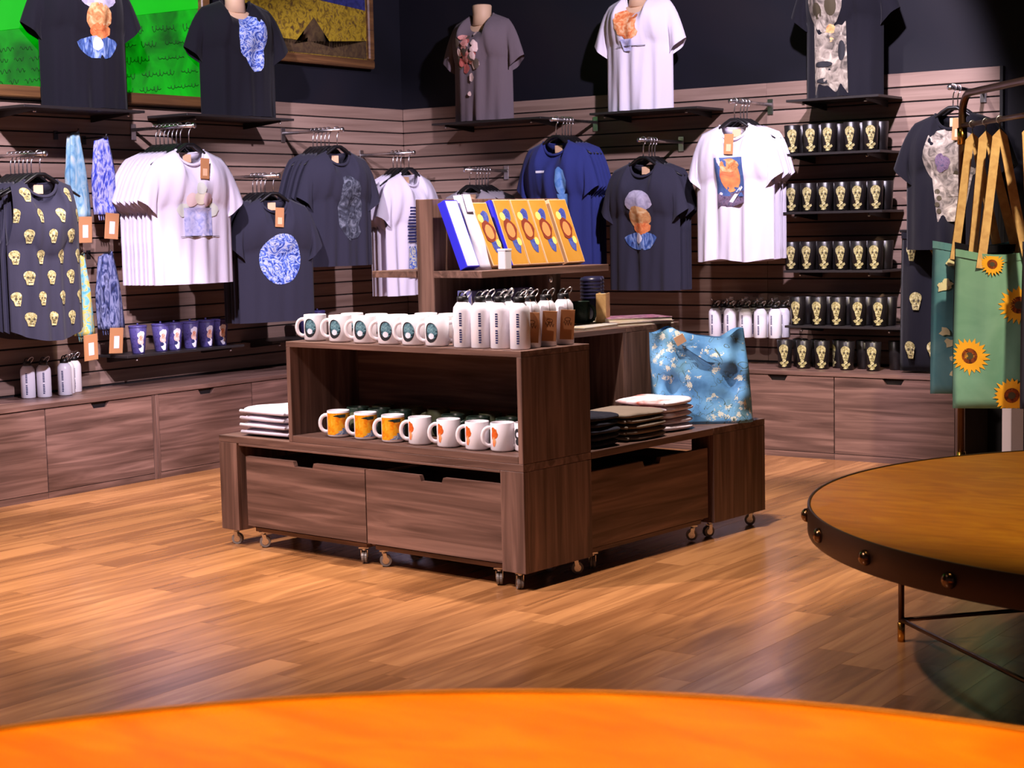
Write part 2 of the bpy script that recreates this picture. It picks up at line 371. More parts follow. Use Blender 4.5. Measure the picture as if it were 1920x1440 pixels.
M_stackp = mottled('salmon_folded_cotton', [(196, 110, 92), (226, 160, 140)], 14, 1, 0.9)
M_magA = mottled('magazine_cover_pink', [(190, 120, 140), (120, 70, 110), (220, 190, 190)], 20, 1.5, 0.35)
M_magB = mottled('magazine_cover_pale', [(226, 222, 226), (206, 200, 190), (220, 190, 120)], 9, 1, 0.35)
M_paper = plain('paper_edge', (226, 214, 190), 0.8)
M_plaswrap = mottled('dusky_blue_box_print', [(40, 40, 66), (70, 70, 120), (120, 120, 170)], 9, 1, 0.25)
M_dkblue = plain('midnight_blue_cup', (38, 36, 66), 0.35)
M_inner = plain('white_plastic_lining', (196, 192, 214), 0.5)
M_whitepost = plain('white_painted_wood', (240, 226, 220), 0.5)

# ---------------------------------------------------------------- the room shell
LROT, RROT = PI/2, 0.0
def wloc(wall, u, d, z): return ((d, u, z), LROT) if wall == 'L' else ((u, -d, z), RROT)
def struct(name, mb, mats, parent=None, loc=(0, 0, 0), rz=0):
    o = obj(name, mb, mats, parent, loc, (0, 0, rz))
    if not parent: o['kind'] = 'structure'
    return o
floor = struct('floor', MB().box(-0.15, 9.5, -9.5, 0.15, -0.06, -0.008), M_floorgap)
PW, GAP = 0.125, 0.0004
far = MB(); row = 0; x = 0.0; plank_meshes = {}
while x < 9.4:
    y = -9.4 - random.random()*0.9
    while y < 0.1:
        ln = random.choice((0.7, 0.85, 1.0)); y1 = y+ln; a, b = max(y, -9.4), min(y1, 0.1)
        if b-a > 0.02:
            inview = x < 5.4 and b > -6.4 and a < -0.3 and (x*0.72+0.9 > -(a+b)/2-3.4) and not (x > 3.9 and a > -2.2)
            if inview and abs((b-a)-ln) < 1e-6:
                if ln not in plank_meshes:
                    plank_meshes[ln] = MB().box(GAP, PW-GAP, GAP, ln-GAP, -0.008, 0.0).mesh('plank', M_floor)
                link('plank', plank_meshes[ln], floor, (x, a, 0))
            else: far.box(x+GAP, x+PW-GAP, a+GAP, b-GAP, -0.008, 0.0)
        y = y1
    x += PW
pf = obj('plank_field', far, M_floor, floor); pf['kind'] = 'stuff'
struct('ceiling', MB().box(-0.15, 9.5, -9.5, 0.15, 3.4, 3.5), M_ceil)
wl = struct('wall_left', MB().box(-9.5, 0.15, 0.03, 0.18, 0.0, 3.4), M_navy, None, (0, 0, 0), LROT)
wr = struct('wall_right', MB().box(-0.15, 9.5, 0.03, 0.18, 0.0, 3.4), M_navy, None, (0, 0, 0), RROT)
PITCHS, TOP, NSL = 0.0728, 1.893, 20
for wobj, u0, u1 in ((wl, -9.0, -0.0), (wr, 0.0, 3.68)):
    obj('slat_backing', MB().box(u0, u1, 0.008, 0.03, 0.40, TOP), M_slatback, wobj)
    segs = [u0, u0+(u1-u0)*0.4, u1] if wobj is wl else [u0, 2.44, u1]
    for si in range(2):
        mesh_s = MB().box(segs[si]+0.0006, segs[si+1]-0.0006, 0.0, 0.01, -PITCHS+0.0075, 0.0, bev=0.0012).mesh('slat', M_slat)
        for k in range(NSL): link('slat', mesh_s, wobj, (0, 0, TOP-k*PITCHS))
obj('end_cap', MB().box(3.68, 3.695, -0.005, 0.03, 0.42, TOP), M_black, wr)

# ---------------------------------------------------------------- base cabinets along the walls
DC, ZC = 0.39, 0.414
def door_poly(wd, z0, z1):
    n = 0.055; c = wd/2
    return [(0.003, z0), (wd-0.003, z0), (wd-0.003, z1), (c+n, z1), (c+n-0.016, z1-0.026), (c-n+0.016, z1-0.026), (c-n, z1), (0.003, z1)]
def cabinet(wall, u0, u1, label, doors):
    loc, rz = wloc(wall, u0, 0, 0); t = thing('base_cabinet', label, 'cabinet', loc, rz, 'walnut base cabinets along the walls')
    wd = u1-u0
    bod = MB().box(0.002, wd-0.002, -DC+0.02, -0.002, 0.03, ZC-0.004)
    bod.box(0.002, wd-0.002, -DC+0.004, -0.01, 0.0, 0.03)
    obj('body', bod, M_slatback, t)
    for s in (0.002, wd-0.020): obj('stile', MB().box(s, s+0.018, -DC, -DC+0.021, 0.0, ZC-0.004, bev=0.001), M_woodz, t)
    dw = (wd-0.04)/doors
    for k in range(doors):
        obj('door', MB().prism(door_poly(dw, 0.032, ZC-0.006), -DC+0.001, -DC+0.019), M_woodx, t, (0.02+k*dw, 0, 0))
        obj('plinth', MB().box(0.001, dw-0.001, -DC+0.002, -DC+0.019, 0.0, 0.029), M_woodx, t, (0.02+k*dw, 0, 0))
    return t
cabinet('L', -5.07, -3.75, 'walnut base cabinet furthest left along the left slat wall', 2)
cabinet('L', -3.75, -2.43, 'walnut base cabinet under the white bottles on the left wall', 2)
cabinet('L', -2.43, -1.11, 'walnut base cabinet under the purple cups on the left wall', 2)
cabinet('L', -1.11, -0.40, 'walnut base cabinet on the left wall next to the corner', 1)
cabinet('R', 0.40, 1.04, 'walnut base cabinet on the right wall next to the corner', 1)
cabinet('R', 1.04, 2.36, 'walnut base cabinet on the right wall behind the display unit', 2)
cabinet('R', 2.36, 3.63, 'walnut base cabinet under the black tumblers on the right wall', 2)
tag(obj('cabinet_top', MB().box(-5.07, -0.0, -DC-0.003, -0.0, ZC-0.002, 0.434, bev=0.0015), M_woodx, None, (0, 0, 0), (0, 0, LROT)), 'long walnut counter top over the left wall cabinets', 'counter top')
tag(obj('cabinet_top', MB().box(DC+0.004, 3.635, -DC-0.003, -0.0, ZC-0.002, 0.434, bev=0.0015), M_woodx), 'walnut counter top over the right wall cabinets', 'counter top')
ZK = 0.434

# ---------------------------------------------------------------- central display unit
UT_ = math.radians(-4.6); UO = Vector((1.883, -3.476, 0))
def uw(a, b, z): return (UO.x+a*math.cos(UT_)-b*math.sin(UT_), UO.y+a*math.sin(UT_)+b*math.cos(UT_), z)
UWD, UDP, ZB, ZT = 1.51, 1.47, 0.06, 0.42
def caster_mesh():
    m = MB().box(-0.016, 0.016, -0.018, 0.018, 0.055, 0.06, 0)
    m.lathe([(0.009, 0.046), (0.009, 0.055)], 10, (0, 0, 0), 0)
    for sd in (-1, 1):
        m.prism([(-0.006, 0.048), (0.008, 0.048), (0.013, 0.022), (0.004, 0.018), (-0.002, 0.024)], sd*0.0115-0.001, sd*0.0115+0.001, 0)
    n0 = len(m.v)
    for sd in (-1, 1):
        for (rr, hw, mi) in ((0.021, 0.0042, 1), (0.0125, 0.0052, 0)):
            b = MB().lathe([(0.001, -hw), (rr, -hw), (rr, hw), (0.001, hw)], 16)
            m.add([(v[0]+0.006, v[2]+sd*0.0055, v[1]+0.0213) for v in b.v], b.f, mi)
    return m.mesh('caster', [M_chrome, M_tyre])
CM = caster_mesh()
def casters(t, pts, zoff=0.0):
    for (x, y, r) in pts: link('caster', CM, t, (x, y, zoff), (0, 0, r))
def panel(t, name, x0, x1, y0, y1, z0, z1, mat, bev=0.0012): return obj(name, MB().box(x0, x1, y0, y1, z0, z1, bev=bev), mat, t)

def nesting_table(y0, label, flip):
    t = thing('display_table', label, 'display table', uw(0, y0, 0) if not flip else uw(UWD, y0+0.36, 0), UT_+(PI if flip else 0), 'walnut display tables on castors')
    dp = 0.36
    panel(t, 'top', 0, UWD, 0, dp, ZT-0.025, ZT, M_woodx)
    panel(t, 'apron', 0.112, UWD-0.10, 0.0, 0.02, ZT-0.034, ZT-0.0255, M_woodx)
    for s in (0, 1):
        xa = 0.0 if s == 0 else UWD-0.10
        panel(t, 'leg', xa, xa+0.10, 0.0, 0.018, ZB, ZT-0.0255, M_woodz)
        panel(t, 'end_panel', (0.0 if s == 0 else UWD-0.018), (0.018 if s == 0 else UWD), 0.0185, dp, ZB, ZT-0.0255, M_woodz)
        panel(t, 'inner_panel', (0.082 if s == 0 else UWD-0.10), (0.10 if s == 0 else UWD-0.082), 0.0185, dp, ZB, ZT-0.0255, M_woodz)
        panel(t, 'back_leg', xa+0.0185, xa+0.0815, dp-0.018, dp, ZB, ZT-0.0255, M_woodz)
    casters(t, [(0.045, 0.03, 0.5), (UWD-0.05, 0.03, 2.5), (0.045, dp-0.035, 1.2), (UWD-0.05, dp-0.035, 0.9)])
    return t
nesting_table(0.0, 'long walnut display table nearest the camera, under the mug riser', False)
nesting_table(UDP-0.36, 'long walnut display table at the back of the centre unit', True)
def bin_drawer(cx, cy, rz, wd, dp, label):
    t = thing('drawer_bin', label, 'drawer', uw(cx, cy, 0), UT_+rz, 'rolling walnut drawer bins')
    obj('front', MB().prism([(q[0], q[1]) for q in [(0.001, 0.085), (wd-0.001, 0.085), (wd-0.001, 0.348), (wd/2+0.055, 0.348), (wd/2+0.047, 0.328), (wd/2-0.047, 0.328), (wd/2-0.055, 0.348), (0.001, 0.348)]], 0.0, 0.018), M_woodx, t)
    panel(t, 'side', 0.004, 0.02, 0.0185, dp, 0.075, 0.33, M_woody); panel(t, 'side', wd-0.02, wd-0.004, 0.0185, dp, 0.075, 0.33, M_woody)
    panel(t, 'back', 0.0205, wd-0.0205, dp-0.016, dp, 0.075, 0.33, M_woodx); panel(t, 'bottom', 0.0205, wd-0.0205, 0.0185, dp-0.0165, 0.062, 0.078, M_woodx)
    casters(t, [(0.045, 0.035, 0.8), (wd-0.05, 0.035, 2.2), (0.045, dp-0.04, 1.0), (wd-0.05, dp-0.04, 0.4)], 0.002)
bin_drawer(0.147, 0.004, 0, 0.632, 0.335, 'rolling walnut drawer on the left half of the front table')
bin_drawer(0.782, 0.004, 0, 0.632, 0.335, 'rolling walnut drawer on the right half of the front table')
bin_drawer(UWD-0.012, 0.372, PI/2, 0.715, 0.5, 'rolling walnut drawer in the shaded right side of the unit')
t = thing('display_table', 'walnut bridging table between the front and back tables', 'display table', uw(0, 0.362, 0), UT_, 'walnut display tables on castors')
panel(t, 'top', 0, UWD, 0, UDP-0.364-0.36, ZT-0.025, ZT, M_woody)
panel(t, 'support', 0.70, 0.81, 0.05, 0.68, ZB, ZT-0.0255, M_woodz)
casters(t, [(0.73, 0.1, 0.3), (0.78, 0.63, 1.0)])

RZ0, RZ1 = ZT, 0.788
def riser(name, label, x0, x1, y0, y1, back, flip=False, open_x=False):
    wd, dp = x1-x0, y1-y0
    t = thing(name, label, 'riser box', uw(x0, y0, RZ0+0.0005) if not flip else uw(x1, y1, RZ0+0.0005), UT_+(PI if flip else 0), 'walnut riser boxes')
    h = RZ1-RZ0-0.0005
    panel(t, 'top', 0, wd, 0, dp, h-0.02, h, M_woodx)
    panel(t, 'bottom', 0.0205, wd-0.0205, 0.0, dp, 0, 0.024, M_woodx)
    panel(t, 'side', 0, 0.02, 0, dp, 0, h-0.0205, M_woodz); panel(t, 'side', wd-0.02, wd, 0, dp, 0, h-0.0205, M_woodz)
    panel(t, 'back', 0.0205, wd-0.0205, dp-0.016, dp, 0.0245, h-0.0205, M_woodx)
    return t
riser('riser_box', 'open walnut riser box holding two tiers of mugs', 0.395, UWD, 0.0, 0.36, True)
riser('riser_box', 'open walnut riser box at the back of the centre unit', 0.0, 1.115, UDP-0.36, UDP, True, True)
t = thing('riser_box', 'walnut bridging riser under the tall shelf, open to the right', 'riser box', uw(0.396, 0.362, RZ0+0.0005), UT_, 'walnut riser boxes')
h = RZ1-RZ0-0.0005; bw, bd = 0.719, 0.746
panel(t, 'top', 0, bw, 0, bd, h-0.02, h, M_woody); panel(t, 'back', 0, 0.02, 0, bd, 0, h-0.0205, M_woodz)
panel(t, 'side', 0.0205, bw, 0, 0.02, 0, h-0.0205, M_woodz); panel(t, 'side', 0.0205, bw, bd-0.02, bd, 0, h-0.0205, M_woodz)
panel(t, 'bottom', 0.0205, bw, 0.0205, bd-0.0205, 0, 0.02, M_woody)
# tall double-sided shelf
t = thing('tall_shelf', 'tall walnut spine with a through shelf holding tan boxes', 'shelf', uw(0, 0, RZ1), UT_)
SP0, SP1 = 0.716, 0.80
panel(t, 'spine', SP0, SP1, 0.366, 1.105, 0.0005, 1.291-RZ1, M_woodz, 0.002)
panel(t, 'shelf_board', 0.487, SP0-0.0005, 0.362, 1.11, 1.006-RZ1, 1.031-RZ1, M_woody); panel(t, 'shelf_board', SP1+0.0005, 1.035, 0.362, 1.11, 1.006-RZ1, 1.031-RZ1, M_woody)
panel(t, 'bracket_panel', SP1+0.0005, 0.985, 0.80, 0.82, 0.0005, 1.0055-RZ1, M_woodz)
obj('peg', MB().lathe([(0.001, -0.012), (0.007, -0.01), (0.009, 0), (0.007, 0.01), (0.001, 0.012)], 10), M_chrome, t, (1.0, 0.79, 0.985-RZ1))
ZS = 1.031

# ---------------------------------------------------------------- mugs, bottles, tumblers
def cyl_surf(r, off=0.0006, taper=0.0):
    def f(a, z): rr = r+taper*z+off; th = a/r; return (rr*math.cos(th), rr*math.sin(th), z)
    return f
def ell(cx, cz, rx, rz, n=20, wob=0.0, seed=0, rot=0.0):
    rn = random.Random(seed); ph = [rn.random()*6 for _ in range(3)]; out = []
    for k in range(n):
        a = 2*PI*k/n; w_ = 1+wob*(math.sin(3*a+ph[0])+0.6*math.sin(5*a+ph[1])+0.4*math.sin(8*a+ph[2]))
        x, z = rx*w_*math.cos(a), rz*w_*math.sin(a)
        out.append((cx+x*math.cos(rot)-z*math.sin(rot), cz+x*math.sin(rot)+z*math.cos(rot)))
    return out
def rect(x0, x1, z0, z1, n=4):
    out = []
    for (a, b, c, d) in ((x0, z0, x1, z0), (x1, z0, x1, z1), (x1, z1, x0, z1), (x0, z1, x0, z0)):
        out += [(a+(c-a)*k/n, b+(d-b)*k/n) for k in range(n)]
    return out
MR, MH = 0.041, 0.096
def mug_body():
    return MB().lathe([(0.030, 0.0), (0.037, 0.002), (MR, 0.007), (MR, MH-0.002), (MR-0.0015, MH), (MR-0.004, MH-0.002), (MR-0.0045, 0.01), (0.001, 0.008)], 36)
def mug_handle():
    pts = []
    for k in range(11):
        a = -PI/2+PI*k/10; pts.append((MR-0.004+0.030*math.cos(a)**0.7 if math.cos(a) > 0 else MR-0.004, 0, 0.049+0.031*math.sin(a)))
    return MB().tube(pts, 0.0052, 8, flat=1.3)
def make_mug(label, bodym, prints, group, loc, rz, handlem=None, name='mug'):
    t = thing(name, label, 'mug', loc, rz, group)
    obj('body', mug_body(), bodym, t); obj('handle', mug_handle(), handlem or bodym, t)
    if prints:
        m = MB(); mats = []
        for i, (pts, mat) in enumerate(prints):
            if mat not in mats: mats.append(mat)
            m.decal(cyl_surf(MR, 0.0006+0.0003*i), pts, mats.index(mat), 8)
        obj('print', m, mats, t, fix=False)
    return t
HROT = math.radians(216)-UT_
def mugs(protos, spots, z, group, labels, seed=1):
    rn = random.Random(seed)
    for i, (pi, x, y, rz) in enumerate(spots):
        p = protos[pi]; q = uw(x, y, z)
        yield p, q, rz
PA = 65/180*PI*MR   # print centre measured as arc length from the handle
disc_prints = [(ell(PA, 0.048, 0.025, 0.034), M_inkblack), (ell(PA+0.004, 0.052, 0.020, 0.026), M_teal), (ell(PA+0.002, 0.036, 0.010, 0.010), M_inkwhite)]
yel_prints = [(rect(0.030-0.012, 0.124, 0.010, 0.088, 14), M_ygl), ([(0.056, 0.011), (0.066, 0.011), (0.077, 0.011), (0.088, 0.011), (0.099, 0.011), (0.110, 0.011), (0.122, 0.011), (0.122, 0.027), (0.122, 0.043), (0.122, 0.058), (0.110, 0.050), (0.096, 0.042), (0.083, 0.033), (0.069, 0.022)], M_bgl), (ell(0.078, 0.078, 0.022, 0.006, 14, 0.2), M_dkgreen)]
oran_prints = [(ell(0.030, 0.060, 0.013, 0.022, 16, 0.15, 3), M_ogl), (ell(0.030, 0.034, 0.007, 0.016, 12, 0.1, 4), M_orange)]
bw_prints = [(ell(0.03, 0.06, 0.016, 0.018, 14), M_inkblack), (ell(0.034, 0.034, 0.014, 0.012, 14), M_inkblack), (ell(0.032, 0.058, 0.007, 0.008), M_inkwhite)]
proto = None
def place(makers, spots):
    cache = {}
    for (kind, x, y, z, dr, label, group) in spots:
        q = uw(x, y, z); rz = math.radians(216+dr)
        if kind not in cache: cache[kind] = makers[kind](label, group, q, rz)
        else: dup(cache[kind], q, rz, label, group)
mk = {
 'disc': lambda l, g, q, r: make_mug(l, M_whitegl, disc_prints, g, q, r),
 'yel': lambda l, g, q, r: make_mug(l, M_whitegl, yel_prints, g, q, r),
 'oran': lambda l, g, q, r: make_mug(l, M_whitegl, oran_prints, g, q, r),
 'bw': lambda l, g, q, r: make_mug(l, M_whitegl, bw_prints, g, q, r),
 'green': lambda l, g, q, r: make_mug(l, M_sage, None, g, q, r),
 'dark': lambda l, g, q, r: make_mug(l, M_dkgreen, [(ell(PA, 0.05, 0.02, 0.03), M_sage)], g, q, r),
}
sp = []
ZM = RZ1+0.0005
for i, (x, y) in enumerate([(0.475, 0.075), (0.612, 0.068), (0.742, 0.062), (0.872, 0.054), (0.985, 0.056), (1.095, 0.056), (1.165, 0.115)]):
    sp.append(('disc', x, y, ZM, random.uniform(-6, 6), 'white mug with a teal disc print, %s from the left on top of the riser' % ORD[i], 'white disc mugs on the riser top'))
for i, (x, y) in enumerate([(0.56, 0.18), (0.69, 0.175), (0.80, 0.165), (0.905, 0.165), (1.01, 0.17), (0.84, 0.275), (0.95, 0.28), (1.06, 0.28)]):
    sp.append(('disc', x, y, ZM, random.uniform(-8, 8), 'white mug, %s of those half hidden behind the riser top front row' % ORD[i], 'white mugs behind the front row'))
ZL = RZ0+0.025
for i, (x, y) in enumerate([(0.588, 0.068), (0.722, 0.072), (0.864, 0.066)]):
    sp.append(('yel', x, y, ZL, random.uniform(-5, 5), 'yellow and blue painted mug, %s from the left inside the riser' % ORD[i], 'yellow mugs inside the riser'))
for i, (x, y) in enumerate([(0.992, 0.068), (1.124, 0.070), (1.255, 0.068), (1.352, 0.085)]):
    sp.append(('oran', x, y, ZL, random.uniform(-5, 5), 'white mug with an orange motif, %s of four inside the riser' % ORD[i], 'orange motif mugs inside the riser'))
sp.append(('bw', 1.422, 0.125, ZL, 0, 'white mug with black markings at the right end inside the riser', None))
for i, (x, y) in enumerate([(0.57, 0.185), (0.68, 0.185), (0.79, 0.18), (1.05, 0.175), (1.17, 0.17), (1.29, 0.185)]):
    sp.append(('dark', x, y, ZL, random.uniform(-8, 8), 'dark green mug, %s from the left in the second row inside the riser' % ORD[i], 'dark green mugs inside the riser'))
for i, (x, y) in enumerate([(0.60, 0.285), (0.74, 0.29), (0.88, 0.285), (0.99, 0.285), (1.13, 0.28), (1.25, 0.285), (1.36, 0.28)]):
    sp.append(('green', x, y, ZL, random.uniform(-8, 8), 'sage green mug, %s from the left in the back row inside the riser' % ORD[i], 'sage green mugs inside the riser'))
place(mk, sp)

BR, BH = 0.0335, 0.152
def make_bottle(label, group, loc, rz, tagc=False, name='bottle', printed=True):
    t = thing(name, label, 'bottle', loc, rz, group)
    obj('body', MB().lathe([(0.030, 0), (BR, 0.004), (BR, 0.122), (BR*0.95, 0.135), (BR*0.72, 0.147), (0.019, BH), (0.017, BH), (0.016, BH-0.004)], 24), M_whitebot, t)
    cap = obj('cap', MB().lathe([(0.0185, BH+0.0005), (0.0195, BH+0.002), (0.0195, BH+0.017), (0.016, BH+0.020), (0.001, BH+0.0205)], 16), M_black, t)
    obj('loop', MB().tube([(0.011*math.cos(a), 0, BH+0.020+0.014*math.sin(a)) for a in [PI*k/8 for k in range(9)]], 0.0032, 6), M_black, cap)
    obj('carabiner', MB().tube([(0.008*math.cos(a), 0, 0.019*math.sin(a)) for a in [2*PI*k/14 for k in range(14)]], 0.0021, 6, closed=True), M_chrome, t, (0.016, -0.005, BH+0.024), (0, 0.75, 0.3))
    if printed:
        m = MB(); rn = random.Random(5)
        for k in range(13):
            z = 0.112-k*0.0078
            if k == 6: continue
            m.decal(cyl_surf(BR, 0.0006), rect(-0.004, 0.004+0.001*rn.random(), z, z+0.0052, 1), 0, 1)
        obj('lettering', m, M_inknavy, t, (0, 0, 0), (0, 0, -PI/2), fix=False)
    if tagc:
        tg = obj('paper_tag', MB().box(-0.024, 0.024, -0.0008, 0.0008, -0.10, 0.0, bev=0.0007), M_kraft, t, (0.012, -BR-0.010, 0.118), (0.05, 0.06, 0.1))
        m = MB()
        m.tube([(-0.014+0.028*k/12, -0.0012, -0.045+0.008*math.sin(k*1.6)) for k in range(13)], 0.0009, 4)
        m.tube([(0.010*math.cos(a), -0.0012, -0.032+0.006*math.sin(a)) for a in [2*PI*k/12 for k in range(12)]], 0.0009, 4, closed=True)
        obj('tag_print', m, M_brownink, tg)
        obj('string', MB().tube([(0.0, 0.0, -0.004), (-0.004, 0.006, 0.03), (-0.010, 0.022, 0.040)], 0.0008, 5), M_brownink, tg)
    return t
b1 = make_bottle('white bottle beside the mugs, leftmost on the riser top', 'white bottles on the riser top', uw(1.222, 0.048, ZM), math.radians(20))
dup(b1, uw(1.296, 0.052, ZM), math.radians(30), 'white bottle, second from the left on the riser top')
dup(b1, uw(1.372, 0.062, ZM), math.radians(14), 'white bottle, third from the left on the riser top')
dup(b1, uw(1.455, 0.064, ZM), math.radians(22), 'white bottle on the front corner of the riser top')
for x, y in ((1.26, 0.125), (1.335, 0.135), (1.27, 0.21), (1.345, 0.22)):
    dup(b1, uw(x, y, ZM), math.radians(random.uniform(0, 60)), 'white bottle, %s of four behind the front bottles on the riser' % ORD[int(x*97+y*61) % 4 if False else [(1.26, 0.125), (1.335, 0.135), (1.27, 0.21), (1.345, 0.22)].index((x, y))], 'white bottles behind the front ones')
for i, (x, y, a) in enumerate(((1.435, 0.142, 28), (1.440, 0.220, 35), (1.446, 0.305, 38))):
    make_bottle(('white bottle with a dark kraft tag near the riser corner', 'white bottle with a kraft tag, middle of the riser right edge', 'white bottle with a kraft tag at the back of the riser right edge')[i], 'tagged bottles on the riser top', uw(x, y, ZM), math.radians(a), True)
for i, (d, u) in enumerate(((0.11, -2.955), (0.15, -2.895), (0.165, -2.785), (0.125, -2.735), (0.09, -2.665))):
    dup(b1, (d, u, ZK+0.0005), math.radians(40+10*math.sin(i*2)), 'white bottle on the left wall counter, %s from the left' % ORD[i], 'white bottles on the left counter')
# bottles hanging from hooks on the right wall
hk = thing('bottle_hook', 'chrome hook', 'hook')
obj('backplate', MB().box(-0.012, 0.012, -0.004, 0.0, -0.03, 0.012), M_chrome, hk)
obj('prong', MB().tube([(0, -0.002, 0), (0, -0.20, 0.0), (0, -0.215, 0.006), (0, -0.222, 0.016)], 0.0032, 6), M_chrome, hk)
first = True
HB = [2.225, 2.315, 2.405, 2.49, 2.575]
for i, u in enumerate(HB):
    lb = 'chrome wall hook holding white bottles, %s from the left' % ORD[i]
    if first: hk.location = (u, 0, 0.768); tag(hk, lb, 'hook', 'bottle hooks'); first = False
    else: dup(hk, (u, 0, 0.768), 0, lb, 'bottle hooks')
    for j, d in enumerate((0.185, 0.115)):
        dup(b1, (u+(0.0 if j == 0 else 0.012), -d, 0.768-BH-0.0385), math.radians(20*math.sin(i*3+j)), ('white bottle hanging in front on the %s wall hook' % ORD[i]) if j == 0 else 'white bottle hanging behind another on the %s wall hook' % ORD[i], 'hanging white bottles' if j == 0 else 'hanging white bottles at the back')

# skull tumblers
TR0, TR1, TH = 0.033, 0.040, 0.142
def tum_surf(off):
    def f(a, z): r = TR0+(TR1-TR0)*z/TH+off; th = -PI/2+a/0.037; return (r*math.cos(th), r*math.sin(th), z)
    return f
def skull_prints(cx, cz, s, bone, dk, bones=True):
    P = [(ell(cx-0.02*s, cz+0.28*s, 0.33*s, 0.36*s, 16, 0.02, 2), bone), ([(cx-0.14*s, cz-0.36*s), (cx+0.16*s, cz-0.38*s), (cx+0.26*s, cz+0.06*s), (cx-0.24*s, cz+0.10*s)], bone),
         (ell(cx-0.08*s, cz+0.16*s, 0.07*s, 0.085*s, 10), dk), (ell(cx+0.16*s, cz+0.15*s, 0.065*s, 0.085*s, 10), dk),
         (ell(cx+0.05*s, cz-0.02*s, 0.035*s, 0.06*s, 8), dk), ([(cx-0.08*s, cz-0.20*s), (cx+0.14*s, cz-0.20*s), (cx+0.14*s, cz-0.16*s), (cx-0.08*s, cz-0.16*s)], dk)]
    if bones:
        P += [(ell(cx+0.02*s, cz-0.50*s, 0.13*s, 0.16*s, 10, 0.1, 4), bone), (ell(cx-0.14*s, cz-0.70*s, 0.20*s, 0.10*s, 10, 0.15, 5, -0.4), bone), (ell(cx+0.18*s, cz-0.68*s, 0.20*s, 0.09*s, 10, 0.15, 6, 0.6), bone), (ell(cx+0.02*s, cz-0.86*s, 0.18*s, 0.09*s, 10, 0.15, 7), bone), (ell(cx+0.04*s, cz-0.64*s, 0.05*s, 0.05*s, 8), dk)]
    return P
def decal_obj(name, surf, prints, parent, step=0.0003, off=0.0006, rings=2):
    m = MB(); mats = []
    for i, (pts, mat) in enumerate(prints):
        if mat not in mats: mats.append(mat)
        m.decal(surf(off+step*i), pts, mats.index(mat), rings)
    return obj(name, m, mats, parent, fix=False)
tb = thing('tumbler', 'black tumbler', 'tumbler')
obj('cup', MB().lathe([(TR0-0.004, 0), (TR0, 0.003), (TR1, TH-0.002), (TR1-0.002, TH), (TR1-0.004, TH-0.003), (TR0-0.004, 0.012), (0.001, 0.010)], 22), M_tumbler, tb)
decal_obj('print', tum_surf, skull_prints(0.0, 0.075, 0.072, M_bone, M_bonedk), tb)
tp = thing('tumbler', 'black tumbler', 'tumbler')
obj('cup', MB().lathe([(TR0-0.004, 0), (TR0, 0.003), (TR1, TH-0.002), (TR1-0.002, TH), (TR1-0.004, TH-0.003), (TR0-0.004, 0.012), (0.001, 0.010)], 22), M_tumbler, tp)
used = {'a': False, 'b': False}
def tumbler(loc, rz, label, group, kind='a'):
    src = tb if kind == 'a' else tp
    if not used[kind]: used[kind] = True; src.location = loc; src.rotation_euler = (0, 0, rz); tag(src, label, 'tumbler', group)
    else: dup(src, loc, rz, label, group)
def wall_shelf(wall, u0, u1, z, dp, label, group=None, th=0.012):
    loc, rz = wloc(wall, u0, 0, z); wd = u1-u0
    t = thing('wall_shelf', label, 'shelf', loc, rz, group)
    obj('board', MB().box(0, wd, -dp, -0.012, -th, 0, bev=0.001), M_shelf, t)
    for s in (0.08, wd-0.08):
        br = obj('bracket', MB().prism([(-0.001, 0.0), (-dp*0.92, 0.0), (-dp*0.92, -0.008), (-0.02, -0.032), (-0.001, -0.032)], s-0.0025, s+0.0025), M_shelf, t, (0, 0, -th-0.0005))
        me = br.data
        for v in me.vertices: v.co = (v.co.y, v.co.x, v.co.z)
        obj('screw', MB().lathe([(0.001, -0.004), (0.007, -0.003), (0.007, 0.003), (0.001, 0.004)], 10), M_chrome, br, (s, -dp*0.9, -0.014))
    return t
rows = [(1.512, 2.655, 3.19, [2.70, 2.80, 2.90, 3.02, 3.12]), (1.222, 2.665, 3.20, [2.70, 2.79, 2.88, 2.97, 3.055, 3.145]), (0.930, 2.69, 3.20, [2.695, 2.785, 2.875, 2.965, 3.055, 3.145]), (0.652, 2.695, 3.305, [2.725, 2.84, 2.945, 3.05, 3.165])]
RN = ['top', 'second', 'third', 'fourth', 'lowest']
for ri, (z, u0, u1, us) in enumerate(rows):
    wall_shelf('R', u0-0.02, u1, z, 0.28, 'charcoal wall shelf carrying the %s row of black tumblers' % RN[ri], 'tumbler shelves')
    for i, u in enumerate(us):
        tumbler((u, -0.232, z+0.0005), math.radians(16+random.uniform(-10, 10)), 'black skull tumbler, %s from the left in the %s row' % (ORD[i], RN[ri]), 'front skull tumblers in the %s row' % RN[ri])
    for i, u in enumerate(us):
        tumbler((u+0.012, -0.140, z+0.0005), random.uniform(0, 6), 'black tumbler in the second line of the %s row, %s from the left' % (RN[ri], ORD[i]), 'tumblers behind in the %s row' % RN[ri], 'b')
us = [2.66, 2.765, 2.865, 3.00, 3.14]
for i, u in enumerate(us):
    tumbler((u, -0.25, ZK+0.0005), math.radians(16+random.uniform(-10, 10)), 'black skull tumbler, %s from the left on the counter' % ORD[i], 'front skull tumblers on the counter')
for i, u in enumerate((2.70, 2.80, 2.92, 3.05, 3.22, 3.29)):
    tumbler((u, -0.155, ZK+0.0005), random.uniform(0, 6), 'black tumbler in the second line on the counter, %s from the left' % ORD[i], 'tumblers behind on the counter', 'b' if i != 2 else 'a')

